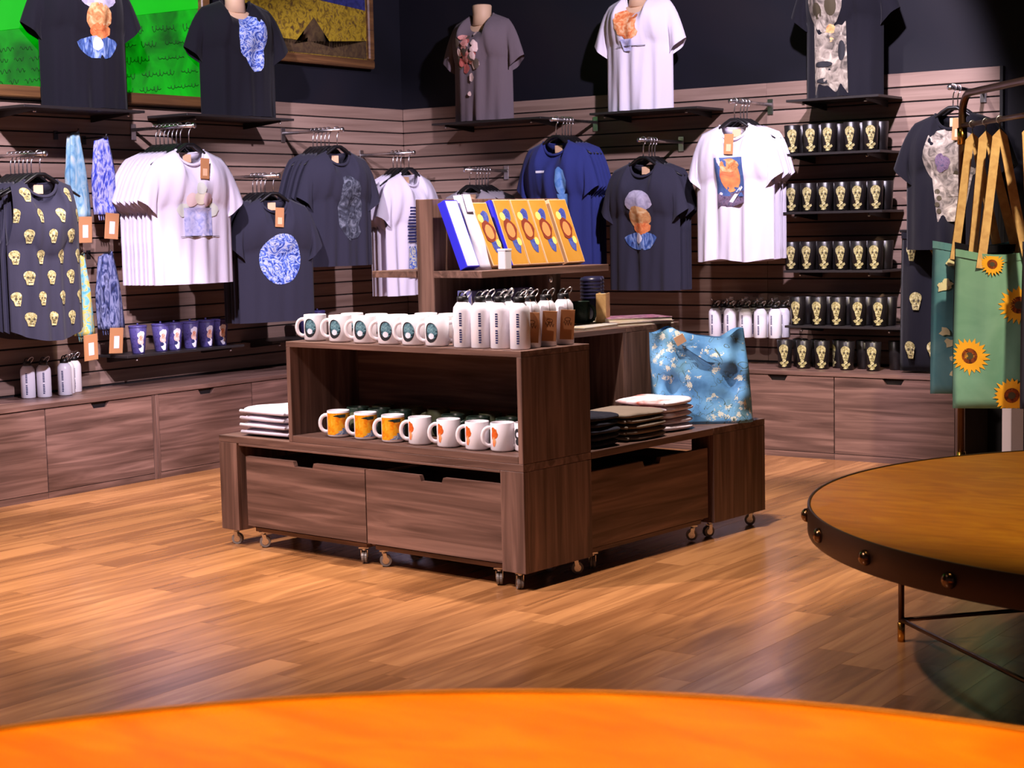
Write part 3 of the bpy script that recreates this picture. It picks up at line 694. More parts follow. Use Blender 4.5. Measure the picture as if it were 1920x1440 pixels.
# purple cups on the left wall
pc = None
def cup_at(u, d, z, label, group):
    global pc
    if pc is None:
        pc = thing('cup', label, 'cup', (d, u, z), 0, group)
        obj('body', MB().lathe([(0.028, 0), (0.031, 0.003), (0.044, 0.128), (0.042, 0.130), (0.001, 0.1285)], 22), M_purple, pc)
        obj('lid', MB().lathe([(0.0445, 0.1285), (0.0455, 0.130), (0.0455, 0.137), (0.040, 0.140), (0.001, 0.140)], 22), M_purple, pc)
        obj('spout', MB().lathe([(0.005, 0.1405), (0.005, 0.149), (0.001, 0.150)], 10), M_purple, pc)
        def s_(off):
            def f(a, z_): r = 0.031+0.013*z_/0.128+off; th = a/0.038; return (r*math.cos(th), r*math.sin(th), z_)
            return f
        decal_obj('print', s_, [(ell(-0.012, 0.088, 0.017, 0.026, 14, 0.12, 2), M_inkwhite), (ell(-0.014, 0.066, 0.015, 0.024, 14, 0.1, 5), M_cuporange), (ell(-0.010, 0.026, 0.014, 0.020, 14, 0.1, 6), M_inkwhite), (ell(-0.02, 0.038, 0.010, 0.010, 10, 0.1, 7), M_inknavy)], pc)
    else: dup(pc, (d, u, z), random.uniform(-0.15, 0.15), label, group)
wall_shelf('L', -2.46, -1.66, 0.596, 0.24, 'charcoal wall shelf under the six purple cups')
for i, u in enumerate((-2.325, -2.175, -2.085, -1.975, -1.865, -1.765)):
    cup_at(u, 0.17, 0.5965, 'purple lidded cup, %s from the left on the left wall shelf' % ORD[i], 'purple cups on the left wall shelf')
wall_shelf('L', -1.45, -0.75, 0.596, 0.24, 'charcoal wall shelf with blue cups behind the mugs')
for i, u in enumerate((-1.10, -1.0)): cup_at(u, 0.16, 0.5965, '%s blue purple cup seen over the riser mugs' % ('left', 'right')[i], 'blue cups behind the riser mugs')

# ---------------------------------------------------------------- t-shirts, hangers, arms
def shirt_fn(tw=0.62, L=0.68, th=0.05, hw=0.235, seed=0, sw=0.19, nw=0.082, amp=0.010, hemwave=0.0, sleeve=True, ndrop=0.075, hemflare=0.0, roundhem=0.0, eb=1.0):
    rn = random.Random(seed); ph = [rn.random()*6.28 for _ in range(6)]; TA = 0.60
    def wdt(t):
        if t < TA: return hw+hemflare*(1-t/TA)
        k = (t-TA)/(1-TA); return hw+(sw-hw)*(k**0.6)
    def ztop(x, fr):
        a = abs(x)
        if a < nw: return -(ndrop if fr else 0.018)*math.sqrt(max(0, 1-(a/nw)**2))
        return -(a-nw)*0.38
    def edge(t): return 0.0 if t <= TA else eb*0.034*math.sin(PI*min(1, (t-TA)/(1-TA)))**0.8
    def body(s, t, fr):
        x = s*wdt(t); zt = ztop(x, fr); zb = -L-roundhem*(1-s*s)+hemwave*math.sin(5*s+ph[0])
        z = zb+(zt-zb)*t
        g = 1.0 if t < 0.8 else max(0.0, 1-((t-0.8)/0.2)**2)
        b = th*(1-abs(s)**3)*g+edge(t)
        if abs(x) < nw and t > 0.85: b = max(b, eb*0.028*(1-(abs(x)/nw)**2)*((t-0.85)/0.15))
        f = amp*(1-0.75*t)*(1-abs(s)**6)*(math.sin(11*s+ph[1]+1.5*t)+0.6*math.sin(19*s+ph[2]-2*t)+0.5*math.sin(5*s+4*t+ph[3]))
        y = -(b+f*(1 if g > 0 else 0)*g) if fr else (b-0.6*f*g)
        return Vector((x, y, z))
    def zsurf(x, z):
        # front surface point at a given x, z
        lo, hi = 0.0, 1.0
        for _ in range(22):
            m = (lo+hi)/2; s = max(-1, min(1, x/wdt(m)))
            if body(s, m, True).z < z: lo = m
            else: hi = m
        return body(max(-1, min(1, x/wdt(lo))), lo, True)
    return body, zsurf, dict(tw=tw, L=L, TA=TA, edge=edge, sw=sw, hw=hw, sleeve=sleeve, ph=ph, eb=eb)
def shirt_mesh(S, mat, nx=25, nz=22, lo=False):
    body, zs, q = S; m = MB(); TA = q['TA']
    if lo: nx, nz = 17, 16
    ts = [TA*i/(nz*0.6) for i in range(int(nz*0.6))]+[TA+(1-TA)*i/(nz-int(nz*0.6)-1) for i in range(nz-int(nz*0.6))]
    ss = [-1+2*i/(nx-1) for i in range(nx)]
    for fr in (True, False):
        vs = [body(s, t, fr) for t in ts for s in ss]; fs = []
        for j in range(len(ts)-1):
            for i in range(nx-1):
                f = (j*nx+i, j*nx+i+1, (j+1)*nx+i+1, (j+1)*nx+i); fs.append(f if fr else f[::-1])
        m.add(vs, fs, 0, True)
    if q['sleeve']:
        up_ = [t for t in ts if t >= TA-1e-6]; na = 7
        for sd in (-1, 1):
            for fr in (True, False):
                vs = []; fs = []
                for bi, t in enumerate(up_):
                    b = bi/(len(up_)-1); p0 = body(sd, t, fr)
                    cb = Vector((sd*(q['tw']/2-0.105), 0, -0.335)); ct = Vector((sd*q['tw']/2, 0, -0.245))
                    p1 = cb.lerp(ct, b); p1.y = (-1 if fr else 1)*0.040*q['eb']*math.sin(PI*b)**0.7
                    for ai in range(na):
                        a = ai/(na-1); P = p0.lerp(p1, a); P.z += 0.030*math.sin(PI*a)*b
                        P.y += 0.006*q['eb']*math.sin(9*b+5*a+q['ph'][4])*math.sin(PI*b)*a*(1 if fr else -1)
                        vs.append(P)
                for bi in range(len(up_)-1):
                    for ai in range(na-1):
                        f = (bi*na+ai, bi*na+ai+1, (bi+1)*na+ai+1, (bi+1)*na+ai)
                        fs.append(f if (sd == 1) == fr else f[::-1])
                m.add(vs, fs, 0, True)
    return m.mesh('tshirt', mat, 0.0006, False)
def collar(S, mat, parent, nw=0.082, nd=0.075):
    body, zs, q = S; pts = []
    for k in range(17):
        x = -nw+2*nw*k/16
        z = -nd*math.sqrt(max(0, 1-(x/nw)**2)); pts.append(Vector((x, -0.028*(1-(x/nw)**2)-0.003, z)))
    for k in range(1, 16):
        x = nw-2*nw*k/16; z = -0.018*math.sqrt(max(0, 1-(x/nw)**2)); pts.append(Vector((x, 0.028*(1-(x/nw)**2)+0.003, z)))
    return obj('collar', MB().tube(pts, 0.0075, 6, closed=True, flat=0.6), mat, parent)
def add_print(S, prints, parent, rings=6, name='print'):
    m = MB(); mats = []
    for i, (pts, mat) in enumerate(prints):
        if mat not in mats: mats.append(mat)
        def sf(x, z, k=i):
            P = S[1](x, z); return (P.x, P.y-0.003-0.0005*k, P.z)
        m.decal(sf, pts, mats.index(mat), rings)
    return obj(name, m, mats, parent, fix=False)
def swing_tag(parent, x, z, y, rot=0.1):
    tg = obj('swing_tag', MB().box(-0.026, 0.026, -0.001, 0.001, -0.10, 0, bev=0.0008), M_kraft, parent, (x, y, z), (0.0, rot, 0))
    obj('tag_sticker', MB().box(-0.012, 0.014, -0.0016, -0.0011, -0.085, -0.05), M_boxedge, tg)
def neck_label(parent): obj('neck_label', MB().box(-0.024, 0.024, -0.001, 0.001, -0.062, -0.022, bev=0.0008), M_boxedge, parent, (0, 0.022, 0))

hg_shoulder = MB()
hp = [(-0.195, 0, -0.075), (-0.16, 0, -0.055), (-0.10, 0, -0.028), (-0.05, 0, 0.006), (-0.02, 0, 0.024), (0.02, 0, 0.024), (0.05, 0, 0.006), (0.10, 0, -0.028), (0.16, 0, -0.055), (0.195, 0, -0.075)]
hg_shoulder.tube(hp, [0.008, 0.011, 0.013, 0.019, 0.017, 0.017, 0.019, 0.013, 0.011, 0.008], 8, flat=0.55)
hook_path = [(0, 0, 0.03), (0, 0, 0.075), (0.004, 0, 0.092), (0.013, 0, 0.098)]+[(0.017*math.cos(a), 0, 0.115+0.017*math.sin(a)) for a in [-PI/3+k*PI/8 for k in range(11)]]
HS = hg_shoulder.mesh('hanger_bar', M_black); HH = MB().tube(hook_path, 0.0028, 6).mesh('hook', M_chrome)
def hanger(loc, rz, label, group):
    t = thing('clothes_hanger', label, 'hanger', loc, rz, group); link('hanger_bar', HS, t); link('hook', HH, t); return t
def rack(wall, u, z, d, n, S_front, mat, label, prints, what, tagpos=None, gap=0.029, arm_lab='', back_shape=None, collar_on=True, cat='t-shirt', backmat=None, turn=0.0):
    """what: short phrase naming the rack"""
    loc, rz = wloc(wall, u, 0, z+0.115)
    a = thing('wall_rack', 'chrome wall rack holding the %s' % what, 'wall rack', loc, rz, 'chrome wall racks')
    obj('backplate', MB().box(-0.016, 0.016, -0.008, -0.0005, -0.05, 0.03, bev=0.001), M_chrome, a)
    obj('arm', MB().tube([(0, -0.006, 0), (0, -d-0.03, 0)], 0.0095, 10), M_chrome, a)
    obj('end_stop', MB().lathe([(0.001, 0), (0.013, 0.002), (0.013, 0.010), (0.001, 0.012)], 12), M_chrome, a, (0, -d-0.034, 0), (PI/2, 0, 0))
    rn = random.Random(int(abs(u)*1000))
    back_meshes = [shirt_mesh(shirt_fn(**{**back_shape, 'seed': 40+k, 'th': 0.011, 'eb': 0.28, 'amp': 0.003}), backmat or mat, lo=True) for k in range(2)]
    for k in range(n):
        dd = d-k*gap-(0.030 if k else 0.0); jr = rn.uniform(-0.05, 0.05)+turn*0.35 if k else turn; ju = 0.0
        loc, rz = wloc(wall, u+ju, dd, z)
        if k == 0:
            t = thing('tshirt', label, cat, loc, rz+jr, what)
            link('garment', shirt_mesh(S_front, mat, 49, 44), t)
            if collar_on: collar(S_front, mat, t); neck_label(t)
            if prints and isinstance(prints[0], list):
                for q_ in prints: add_print(S_front, q_, t, 2, 'skull_motif')
            elif prints: add_print(S_front, prints, t)
            if tagpos: swing_tag(t, tagpos[0], tagpos[1], min(S_front[1](tagpos[0]+dx_, tagpos[1]-dz_).y for dx_ in (-0.03, 0, 0.03) for dz_ in (0, 0.03, 0.06, 0.09, 0.105))-0.006, 0.06)
        else:
            t = tag(link('tshirt', back_meshes[k % 2], None, loc, (0, 0, rz+jr)), '%s from the front of the %s' % (ORD[k], what), cat, what)
        hanger(loc, rz+jr, 'black hanger, %s from the front of the %s' % (ORD[k], what), 'hangers of the %s' % what)
def portrait(cx, cz, s, k=1.4):
    # stacked painterly colour patches: lilac grey, ochre, ginger and blue
    w_ = s*k
    return [(ell(cx, cz+0.62*s, 0.34*w_, 0.28*s, 20, 0.05, 12), M_ghat),
            (ell(cx, cz-0.40*s, 0.40*w_, 0.24*s, 20, 0.07, 15), M_blueink),
            (ell(cx, cz+0.20*s, 0.27*w_, 0.30*s, 18, 0.05, 13), M_tan), (ell(cx+0.04*w_, cz-0.08*s, 0.22*w_, 0.16*s, 16, 0.08, 14), M_ginger), (ell(cx-0.02*w_, cz-0.34*s, 0.09*w_, 0.14*s, 12, 0.08, 16), M_inkwhite)]
# -- left wall
tank = dict(tw=0.40, L=0.67, th=0.06, hw=0.182, sw=0.150, sleeve=False, roundhem=0.05, ndrop=0.10)
S = shirt_fn(**{**tank, 'seed': 1}); pr = []
for r_ in range(7):
    for c_ in range(4 if r_ % 2 else 3):
        x = (c_-(1.5 if r_ % 2 else 1.0))*0.104; zz = -0.075-r_*0.092
        if abs(x) < 0.165 and not (r_ == 0 and abs(x) < 0.05): pr.append(skull_prints(x, zz, 0.062, M_bone, M_bonedk, False))
rack('L', -3.045, 1.437, 0.38, 7, S, M_charcoal, 'charcoal sleeveless top covered in small pale skulls at far left', pr, 'skull tops on the left wall', None, back_shape=tank, turn=-0.16)
tee = dict(tw=0.62, L=0.655, th=0.05, hw=0.235)
S = shirt_fn(**{**tee, 'seed': 2})
pr = [(ell(-0.09+0.045*i, -0.235-0.03*abs(i-2)+0.02*(i % 2), 0.034, 0.034, 14, 0.06, i), M_pale[i % 4]) for i in range(5)]+[(ell(0.0, -0.19, 0.028, 0.03, 14, 0.05, 9), M_pale[0]), (rect(-0.085, 0.085, -0.42, -0.285), M_palebl), (rect(-0.11, 0.13, -0.425, -0.422), M_inkgrey)]
rack('L', -2.15, 1.59, 0.40, 8, S, M_white, 'white t-shirt with a pale flower vase print, front of its left wall arm', pr, 'white t-shirts on the left wall', (0.03, -0.045), back_shape=tee, turn=-0.14)
tee = dict(tw=0.575, L=0.64, th=0.030, hw=0.228, amp=0.003)
S = shirt_fn(**{**tee, 'seed': 3})
rack('L', -1.57, 1.353, 0.40, 5, S, M_charcoal, 'charcoal t-shirt with a round blue swirl print on the left wall', [(ell(0.01, -0.315, 0.125, 0.132, 32), M_marble)], 'blue disc t-shirts on the left wall', (-0.005, -0.05), back_shape=tee, turn=-0.26)
tee = dict(tw=0.58, L=0.62, th=0.05, hw=0.225)
S = shirt_fn(**{**tee, 'seed': 4})
rack('L', -1.06, 1.605, 0.40, 6, S, M_charcoal, 'charcoal t-shirt with a faint grey smudged print on the left wall', [(ell(0.03, -0.30, 0.085, 0.17, 20, 0.08, 3), M_smear), (ell(0.05, -0.40, 0.06, 0.08, 14, 0.12, 5), M_smear)], 'grey print t-shirts on the left wall', None, back_shape=tee, turn=-0.16)
tee = dict(tw=0.60, L=0.60, th=0.05, hw=0.225, amp=0.014)
S = shirt_fn(**{**tee, 'L': 0.70, 'seed': 5})
pr = [(rect(-0.10+0.002*(k % 3), 0.11-0.012*(k % 2), -0.205-k*0.0175, -0.195-k*0.0175, 3), M_inknavy) for k in range(12)]+[(rect(-0.09, 0.11, -0.60, -0.42), M_marble2)]
rack('L', -0.40, 1.497, 0.36, 4, S, M_white, 'white t-shirt with navy striped block print near the corner', pr, 'white striped print t-shirts near the corner', None, back_shape={**tee, 'L': 0.70})
# -- right wall
tee = dict(tw=0.50, L=0.60, th=0.05, hw=0.21, sw=0.17)
S = shirt_fn(**{**tee, 'seed': 6})
rack('R', 0.765, 1.385, 0.36, 6, S, M_greytee, 'grey t-shirt mostly hidden behind the tall shelf', None, 'grey t-shirts behind the tall shelf', None, back_shape=tee)
tee = dict(tw=0.53, L=0.70, th=0.06, hw=0.215, sw=0.18, amp=0.014)
S = shirt_fn(**{**tee, 'seed': 7})
rack('R', 1.385, 1.632, 0.40, 5, S, M_navyc, 'navy blue t-shirt with a small white line and light blue panel print', [(rect(-0.075, -0.02, -0.170, -0.158), M_inkwhite), (ell(0.075, -0.215, 0.035, 0.075, 16, 0.08, 3), M_ltblue), (rect(0.045, 0.105, -0.38, -0.285), M_ltblue)], 'navy t-shirts on the right wall', None, back_shape=tee)
tee = dict(tw=0.53, L=0.665, th=0.055, hw=0.215, sw=0.18)
S = shirt_fn(**{**tee, 'seed': 8})
rack('R', 1.93, 1.497, 0.40, 4, S, M_charcoal, 'charcoal t-shirt with a stacked grey, tan and blue print on the right wall', portrait(0.01, -0.325, 0.20, 1.15), 'charcoal t-shirts on the right wall', None, back_shape=tee)
tee = dict(tw=0.54, L=0.68, th=0.055, hw=0.22, sw=0.185, hemwave=0.008, amp=0.014)
S = shirt_fn(**{**tee, 'seed': 9})
pr = [(rect(-0.075, 0.085, -0.36, -0.165), M_dblue), ([(-0.075, -0.42), (0.02, -0.41), (0.085, -0.39), (0.085, -0.33), (0.0, -0.345), (-0.075, -0.34)], M_violet), (ell(0.015, -0.255, 0.052, 0.082, 18, 0.03, 3), M_redface), (ell(0.015, -0.205, 0.05, 0.035, 14, 0.05, 4), M_tan), ([(0.0, -0.385), (0.02, -0.39), (0.075, -0.315), (0.06, -0.305)], M_inkwhite)]
rack('R', 2.465, 1.665, 0.40, 4, S, M_white, 'white t-shirt with a blue and red rectangular print on the right wall', pr, 'white rectangle print t-shirts', (0.015, -0.05), back_shape=tee, gap=0.035)
tee = dict(tw=0.58, L=0.63, th=0.055, hw=0.225, sw=0.185)
S = shirt_fn(**{**tee, 'seed': 10})
sk = [(ell(0.02, -0.20, 0.145, 0.13, 24, 0.04, 3), M_boneg), ([(-0.05, -0.50), (0.07, -0.50), (0.12, -0.26), (-0.08, -0.27)], M_boneg), (ell(-0.02, -0.23, 0.034, 0.042, 16, 0.12, 8), M_violet), (ell(0.10, -0.225, 0.036, 0.046, 16, 0.12, 9), M_inkblack), (ell(0.04, -0.30, 0.02, 0.035, 10), M_bonedk), (rect(0.0, 0.09, -0.385, -0.35), M_boneg)]+[(ell(-0.05+0.01*(k % 2), -0.36-0.03*k, 0.014, 0.012, 8), M_bonedk) for k in range(4)]
rack('R', 3.60, 1.66, 0.40, 2, S, M_blackc, 'black t-shirt with a large grey skull print at far right', sk, 'black skull t-shirts at far right', (0.06, -0.03), back_shape=tee)

# black skull-print bag hanging under that t-shirt
def tote(name, label, group, loc, rz, wd, hgt, th, mat, prints, strapm, strap_len, seed=0, sag=0.03, cat='tote bag', straps=True, shift=0.0):
    t = thing(name, label, cat, loc, rz, group); rn = random.Random(seed); ph = [rn.random()*6 for _ in range(4)]
    def f(s, t_, fr):
        wv = wd/2*(1-0.05*t_**2); x = s*wv
        z = -hgt+hgt*t_-sag*t_**3*math.cos(s*PI/2)+0.004*math.sin(4*s+ph[0])*t_
        b = th*(1-abs(s)**4)*(0.75+0.25*math.sin(PI*t_))*min(1, 6*t_+0.25)
        fo = 0.012*math.sin(4.5*s+ph[1]+2.5*t_)+0.008*math.sin(9*s-3*t_+ph[2])
        fo *= (1-abs(s)**6)*min(1, 4*t_)
        return Vector((x, -(b+fo) if fr else b-0.5*fo, z))
    m = MB(); nx, nz = 19, 17
    for fr in (True, False):
        vs = [f(-1+2*i/(nx-1), j/(nz-1), fr) for j in range(nz) for i in range(nx)]
        fs = [(j*nx+i, j*nx+i+1, (j+1)*nx+i+1, (j+1)*nx+i) for j in range(nz-1) for i in range(nx-1)]
        m.add(vs, fs if fr else [q[::-1] for q in fs], 0, True)
    vs = [f(-1+2*i/(nx-1), 0, fr) for fr in (True, False) for i in range(nx)]
    m.add(vs, [(i, nx+i, nx+i+1, i+1) for i in range(nx-1)], 0, True)
    link('bag_body', m.mesh('bag_body', mat, 0.0006), t)
    def surf(x, z):
        t_ = max(0, min(1, (z+hgt)/hgt)); wv = wd/2*(1-0.05*t_**2); return f(max(-1, min(1, x/wv)), t_, True)
    def hem(fr):
        return [f(-1+2*i/24, 0.985, fr)+Vector((0, -0.003 if fr else 0.003, 0)) for i in range(25)]
    obj('hem', MB().ribbon(hem(True), 0.03, 0.004, (0, 0, 1)).ribbon(hem(False), 0.03, 0.004, (0, 0, 1)), mat, t)
    if prints:
        m = MB(); mats = []
        for i, (pts, mt) in enumerate(prints):
            if mt not in mats: mats.append(mt)
            m.decal(lambda x, z, k=i: (lambda P: (P.x, P.y-0.002-0.0004*k, P.z))(surf(x, z)), pts, mats.index(mt), 3)
        obj('print', m, mats, t, fix=False)['kind'] = 'stuff'
    if straps:
        for fr in (-1, 1):
            path = []; hx = -shift
            for k in range(9):
                a = k/8; path.append((-0.105+(hx-0.012+0.105)*a**0.9, fr*(0.026*(1-a)+0.006), -sag-0.05+(strap_len+sag+0.035)*a))
            path.append((hx, fr*0.006, strap_len+0.002))
            for k in range(8, -1, -1):
                a = k/8; path.append((0.085+(hx+0.012-0.085)*a**0.9, fr*(0.026*(1-a)+0.006), -sag-0.05+(strap_len+sag+0.035)*a))
            obj('strap', MB().ribbon(path, 0.034, 0.003, None), strapm, t)
    return t
def skgrid():
    P = []
    for r_ in range(3):
        for c_ in range(3): P += skull_prints(-0.13+c_*0.115+0.03*(r_ % 2), -0.10-r_*0.235, 0.085, M_bone, M_bonedk, False)
    return P
loc, rz = wloc('R', 3.50, 0.30, 1.11)
tote('tote_bag', 'black tote bag with pale skulls hanging on the right wall', None, loc, rz, 0.40, 0.665, 0.035, M_blackc, skgrid(), M_black, 0.0, 3, 0.0, straps=False)
a = thing('wall_rack', 'dark wall rack holding the black skull tote bag', 'wall rack', (3.50, 0, 1.118), 0, 'chrome wall racks')
obj('arm', MB().tube([(0, -0.001, 0), (0, -0.31, 0)], 0.008, 8), M_shelf, a); obj('cross_bar', MB().tube([(-0.20, -0.30, 0.0), (0.20, -0.30, 0)], 0.007, 8), M_shelf, a)

# ---------------------------------------------------------------- shelves with dressed torso forms
def torso_form(wall, u, z, S, mat, label, prints, d=0.165, turn=0.0, tlabel=''):
    loc, rz = wloc(wall, u, d, z); rz += turn
    L_ = S[2]['L']
    t = thing('mannequin_torso', tlabel, 'mannequin', loc, rz, 'torso forms on the wall shelves')
    obj('torso', MB().lathe([(0.12, 0.002), (0.125, 0.02), (0.135, L_*0.45), (0.16, L_*0.70), (0.155, L_*0.82), (0.10, L_-0.06), (0.055, L_-0.045)], 20, ell=0.42), M_skin, t)
    obj('neck', MB().lathe([(0.056, L_-0.06), (0.052, L_), (0.056, L_+0.05), (0.050, L_+0.056), (0.001, L_+0.058)], 18), M_skin, t)
    g = thing('tshirt', label, 't-shirt', (loc[0], loc[1], z+L_+0.004), rz)
    link('garment', shirt_mesh(S, mat, 49, 44), g); collar(S, mat, g)
    if prints:
        p_ = add_print(S, prints, g)
        if len(prints) > 25: p_['kind'] = 'stuff'
sh = dict(th=0.095, amp=0.010)
for wl_, a_, b_, nm in (('L', -3.05, -2.335, 'leftmost black t-shirt'), ('L', -2.06, -1.285, 'dark blue oval print t-shirt'), ('R', 0.455, 1.215, 'grey flower print t-shirt'), ('R', 1.535, 2.195, 'white orange flower t-shirt'), ('R', 2.70, 3.19, 'black bone print t-shirt')):
    wall_shelf(wl_, a_, b_, 1.777, 0.30, 'charcoal wall shelf under the %s' % nm, 'mannequin shelves')
ZF = 1.7775
S = shirt_fn(tw=0.60, L=0.64, hw=0.215, sw=0.19, seed=21, **sh)
torso_form('L', -2.585, ZF, S, M_blackc, 'black t-shirt with a stacked grey, tan and blue print on the leftmost form', portrait(0.04, -0.265, 0.225, 1.1), turn=-0.32, tlabel='torso form wearing the leftmost black t-shirt')
S = shirt_fn(tw=0.60, L=0.60, hw=0.215, sw=0.19, seed=22, **sh)
torso_form('L', -1.56, ZF, S, M_blackc, 'black t-shirt with a blue swirl oval print beside the gilt picture', [(ell(0.040, -0.195, 0.088, 0.115, 26, 0.03, 4), M_marble), (ell(0.062, -0.30, 0.055, 0.07, 18, 0.05, 6), M_marble)], turn=-0.34, tlabel='torso form wearing the black t-shirt with the blue oval')
S = shirt_fn(tw=0.57, L=0.60, hw=0.205, sw=0.185, seed=23, **sh)
pr = []
rn = random.Random(3)
for k in range(30):
    a = rn.random()*6.28; r_ = rn.random()**0.6
    pr.append((ell(-0.03+0.085*r_*math.cos(a), -0.215+0.10*r_*math.sin(a), 0.012+0.016*rn.random(), 0.014+0.016*rn.random(), 10, 0.1, k), M_pink[k % 3] if k % 4 else M_leaf))
pr += [(ell(0.0, -0.36, 0.018, 0.026, 10, 0.1, 41), M_pink[2]), (ell(-0.02, -0.45, 0.012, 0.014, 10, 0.1, 42), M_pink[2]), (ell(0.025, -0.115, 0.014, 0.014, 10, 0.1, 43), M_pink[2])]
torso_form('R', 0.735, ZF, S, M_greyc, 'stone grey t-shirt with a pink flower bunch print on a form', pr, tlabel='torso form wearing the stone grey t-shirt')
S = shirt_fn(tw=0.57, L=0.61, hw=0.205, sw=0.185, seed=24, **sh)
pr = [(ell(-0.02+0.03*math.cos(k*2.1), -0.165+0.042*math.sin(k*1.7), 0.045, 0.045, 14, 0.12, k), M_orange) for k in range(6)]+[(ell(-0.06+0.025*k, -0.14+0.02*(k % 3), 0.012, 0.012, 9, 0.1, k), M_ginger) for k in range(5)]+[([(-0.035, -0.30), (0.015, -0.30), (0.028, -0.24), (-0.045, -0.24)], M_palebl), (rect(-0.08, 0.09, -0.278, -0.274), M_inkgrey)]
torso_form('R', 1.775, ZF, S, M_white, 'white t-shirt with an orange flower bunch in a blue vase on a form', pr, tlabel='torso form wearing the white flower t-shirt')
S = shirt_fn(tw=0.58, L=0.66, hw=0.205, sw=0.19, seed=25, **sh)
pr = [(ell(-0.06, -0.19, 0.10, 0.15, 22, 0.04, 3), M_boneg), ([(-0.13, -0.645), (0.06, -0.645), (0.05, -0.30), (-0.13, -0.30)], M_boneg), (ell(-0.02, -0.22, 0.034, 0.05, 14), M_bonedk), (ell(-0.10, -0.24, 0.03, 0.04, 12), M_bonedk), (ell(-0.03, -0.35, 0.03, 0.045, 12), M_tan), (ell(0.03, -0.44, 0.02, 0.05, 12), M_inkblack), (ell(-0.07, -0.50, 0.05, 0.015, 12), M_inkblack), (ell(-0.05, -0.58, 0.06, 0.014, 12), M_inkblack)]
torso_form('R', 2.955, ZF, S, M_blackc, 'black t-shirt with a tall grey bone print on a form', pr, tlabel='torso form wearing the black bone print t-shirt')

# ---------------------------------------------------------------- scarves
def scarf(u, ztop, L_, wdx, mat, label, d=0.13):
    loc, rz = wloc('L', u, d, ztop)
    t = thing('scarf', label, 'scarf', loc, rz, 'rolled scarves on hooks')
    def fn(a, v):
        th = 2*PI*a; k = 0.55+0.45*min(1, v*2.2); pl = 1+0.16*math.sin(5*th+2*v)+0.08*math.sin(9*th-3*v)
        return (wdx/2*k*math.cos(th)*pl+0.012*v, 0.030*k*math.sin(th)*pl, -L_*v+0.012*math.cos(th)*(1-v))
    m = MB().grid(fn, 28, 18, wrapu=True)
    m.add([fn(i/28, 1.0) for i in range(28)], [list(range(28))], 0); m.add([fn(i/28, 0.0) for i in range(28)], [list(range(28))], 0)
    obj('folded_cloth', m, mat, t, merge=0.0005)
    fr = MB()
    for k in range(9): fr.tube([(-wdx*0.42+wdx*0.84*k/8+0.012, -0.006, -L_+0.004), (-wdx*0.42+wdx*0.84*k/8+0.014, -0.008, -L_-0.028)], 0.003, 5)
    obj('fringe', fr, mat, t)
    tg = obj('card_tag', MB().box(-0.044, 0.044, -0.0015, 0.0015, -0.125, 0.0, bev=0.001), M_kraft, t, (0.012, -0.040, -L_+0.005), (0.06, 0.08*random.uniform(-1, 1), 0.05))
    obj('card_sticker', MB().box(-0.016, 0.018, -0.0022, -0.0016, -0.10, -0.04), M_sticker, tg)
    hk2 = thing('scarf_hook', 'dark wall peg carrying the %s' % label.split(' hanging')[0], 'hook', wloc('L', u, 0, ztop+0.006)[0], LROT, 'scarf pegs')
    obj('peg', MB().tube([(0, -0.001, 0), (0, -0.16, 0), (0, -0.168, 0.014)], 0.004, 6), M_shelf, hk2)
    obj('plate', MB().box(-0.012, 0.012, -0.004, 0, -0.03, 0.012), M_shelf, hk2)
scarf(-2.635, 1.668, 0.40, 0.115, M_scarf1, 'pale blue scarf hanging at upper left beside the skull tops')
scarf(-2.465, 1.648, 0.365, 0.135, M_scarf2, 'royal blue swirl scarf hanging beside the white t-shirts')
scarf(-2.635, 1.090, 0.385, 0.100, M_scarf3, 'aqua scarf with yellow flecks hanging in the lower row')
scarf(-2.47, 1.092, 0.365, 0.140, M_scarf4, 'midnight blue scarf hanging in the lower row')

# ---------------------------------------------------------------- pictures on the wall
t = thing('framed_picture', 'gilt framed picture of yellow and blue colour bands', 'picture', (0.0, 0, 2.118), LROT)
u0, u1, zh = -1.42, -0.275, 0.92
for (x0, x1, z0, z1) in ((u0, u1, 0, 0.05), (u0, u1, zh-0.05, zh), (u0, u0+0.05, 0.0505, zh-0.0505), (u1-0.05, u1, 0.0505, zh-0.0505)):
    obj('frame_rail', MB().box(x0, x1, -0.028, 0.029, z0, z1, bev=0.008), M_gilt, t)
cv = MB().box(u0+0.05, u1-0.05, -0.006, 0.02, 0.05, zh-0.05, 0)
fs = lambda x, z: (x, -0.0075, z)
cv.decal(fs, [(u0+0.055, 0.40), (u1-0.055, 0.335), (u1-0.055, zh-0.055), (u0+0.055, zh-0.055)], 1); fs = lambda x, z: (x, -0.0085, z)
cv.decal(fs, [(u0+0.055, 0.055), (u1-0.055, 0.055), (u1-0.055, 0.16), (-0.62, 0.10), (-0.78, 0.26), (-0.95, 0.10), (u0+0.055, 0.13)], 2)
obj('canvas', cv, [M_gf, M_gb, M_gm], t, fix=False)
t = thing('lit_screen', 'large glowing green screen with scrawled writing in a brown frame', 'screen', (0.0, 0, 1.832), LROT)
u0, u1, zh = -3.72, -1.62, 1.20
for (x0, x1, z0, z1) in ((u0, u1, 0, 0.055), (u0, u1, zh-0.055, zh), (u0, u0+0.06, 0.0555, zh-0.0555), (u1-0.06, u1, 0.0555, zh-0.0555)):
    obj('frame_rail', MB().box(x0, x1, -0.045, -0.0005, z0, z1, bev=0.006), M_gilt, t)
cv = MB().box(u0+0.06, u1-0.06, -0.012, -0.001, 0.055, zh-0.055, 0)
obj('display', cv, M_screen, t)
bl = lambda x: 0.302+(x+2.943)*0.168
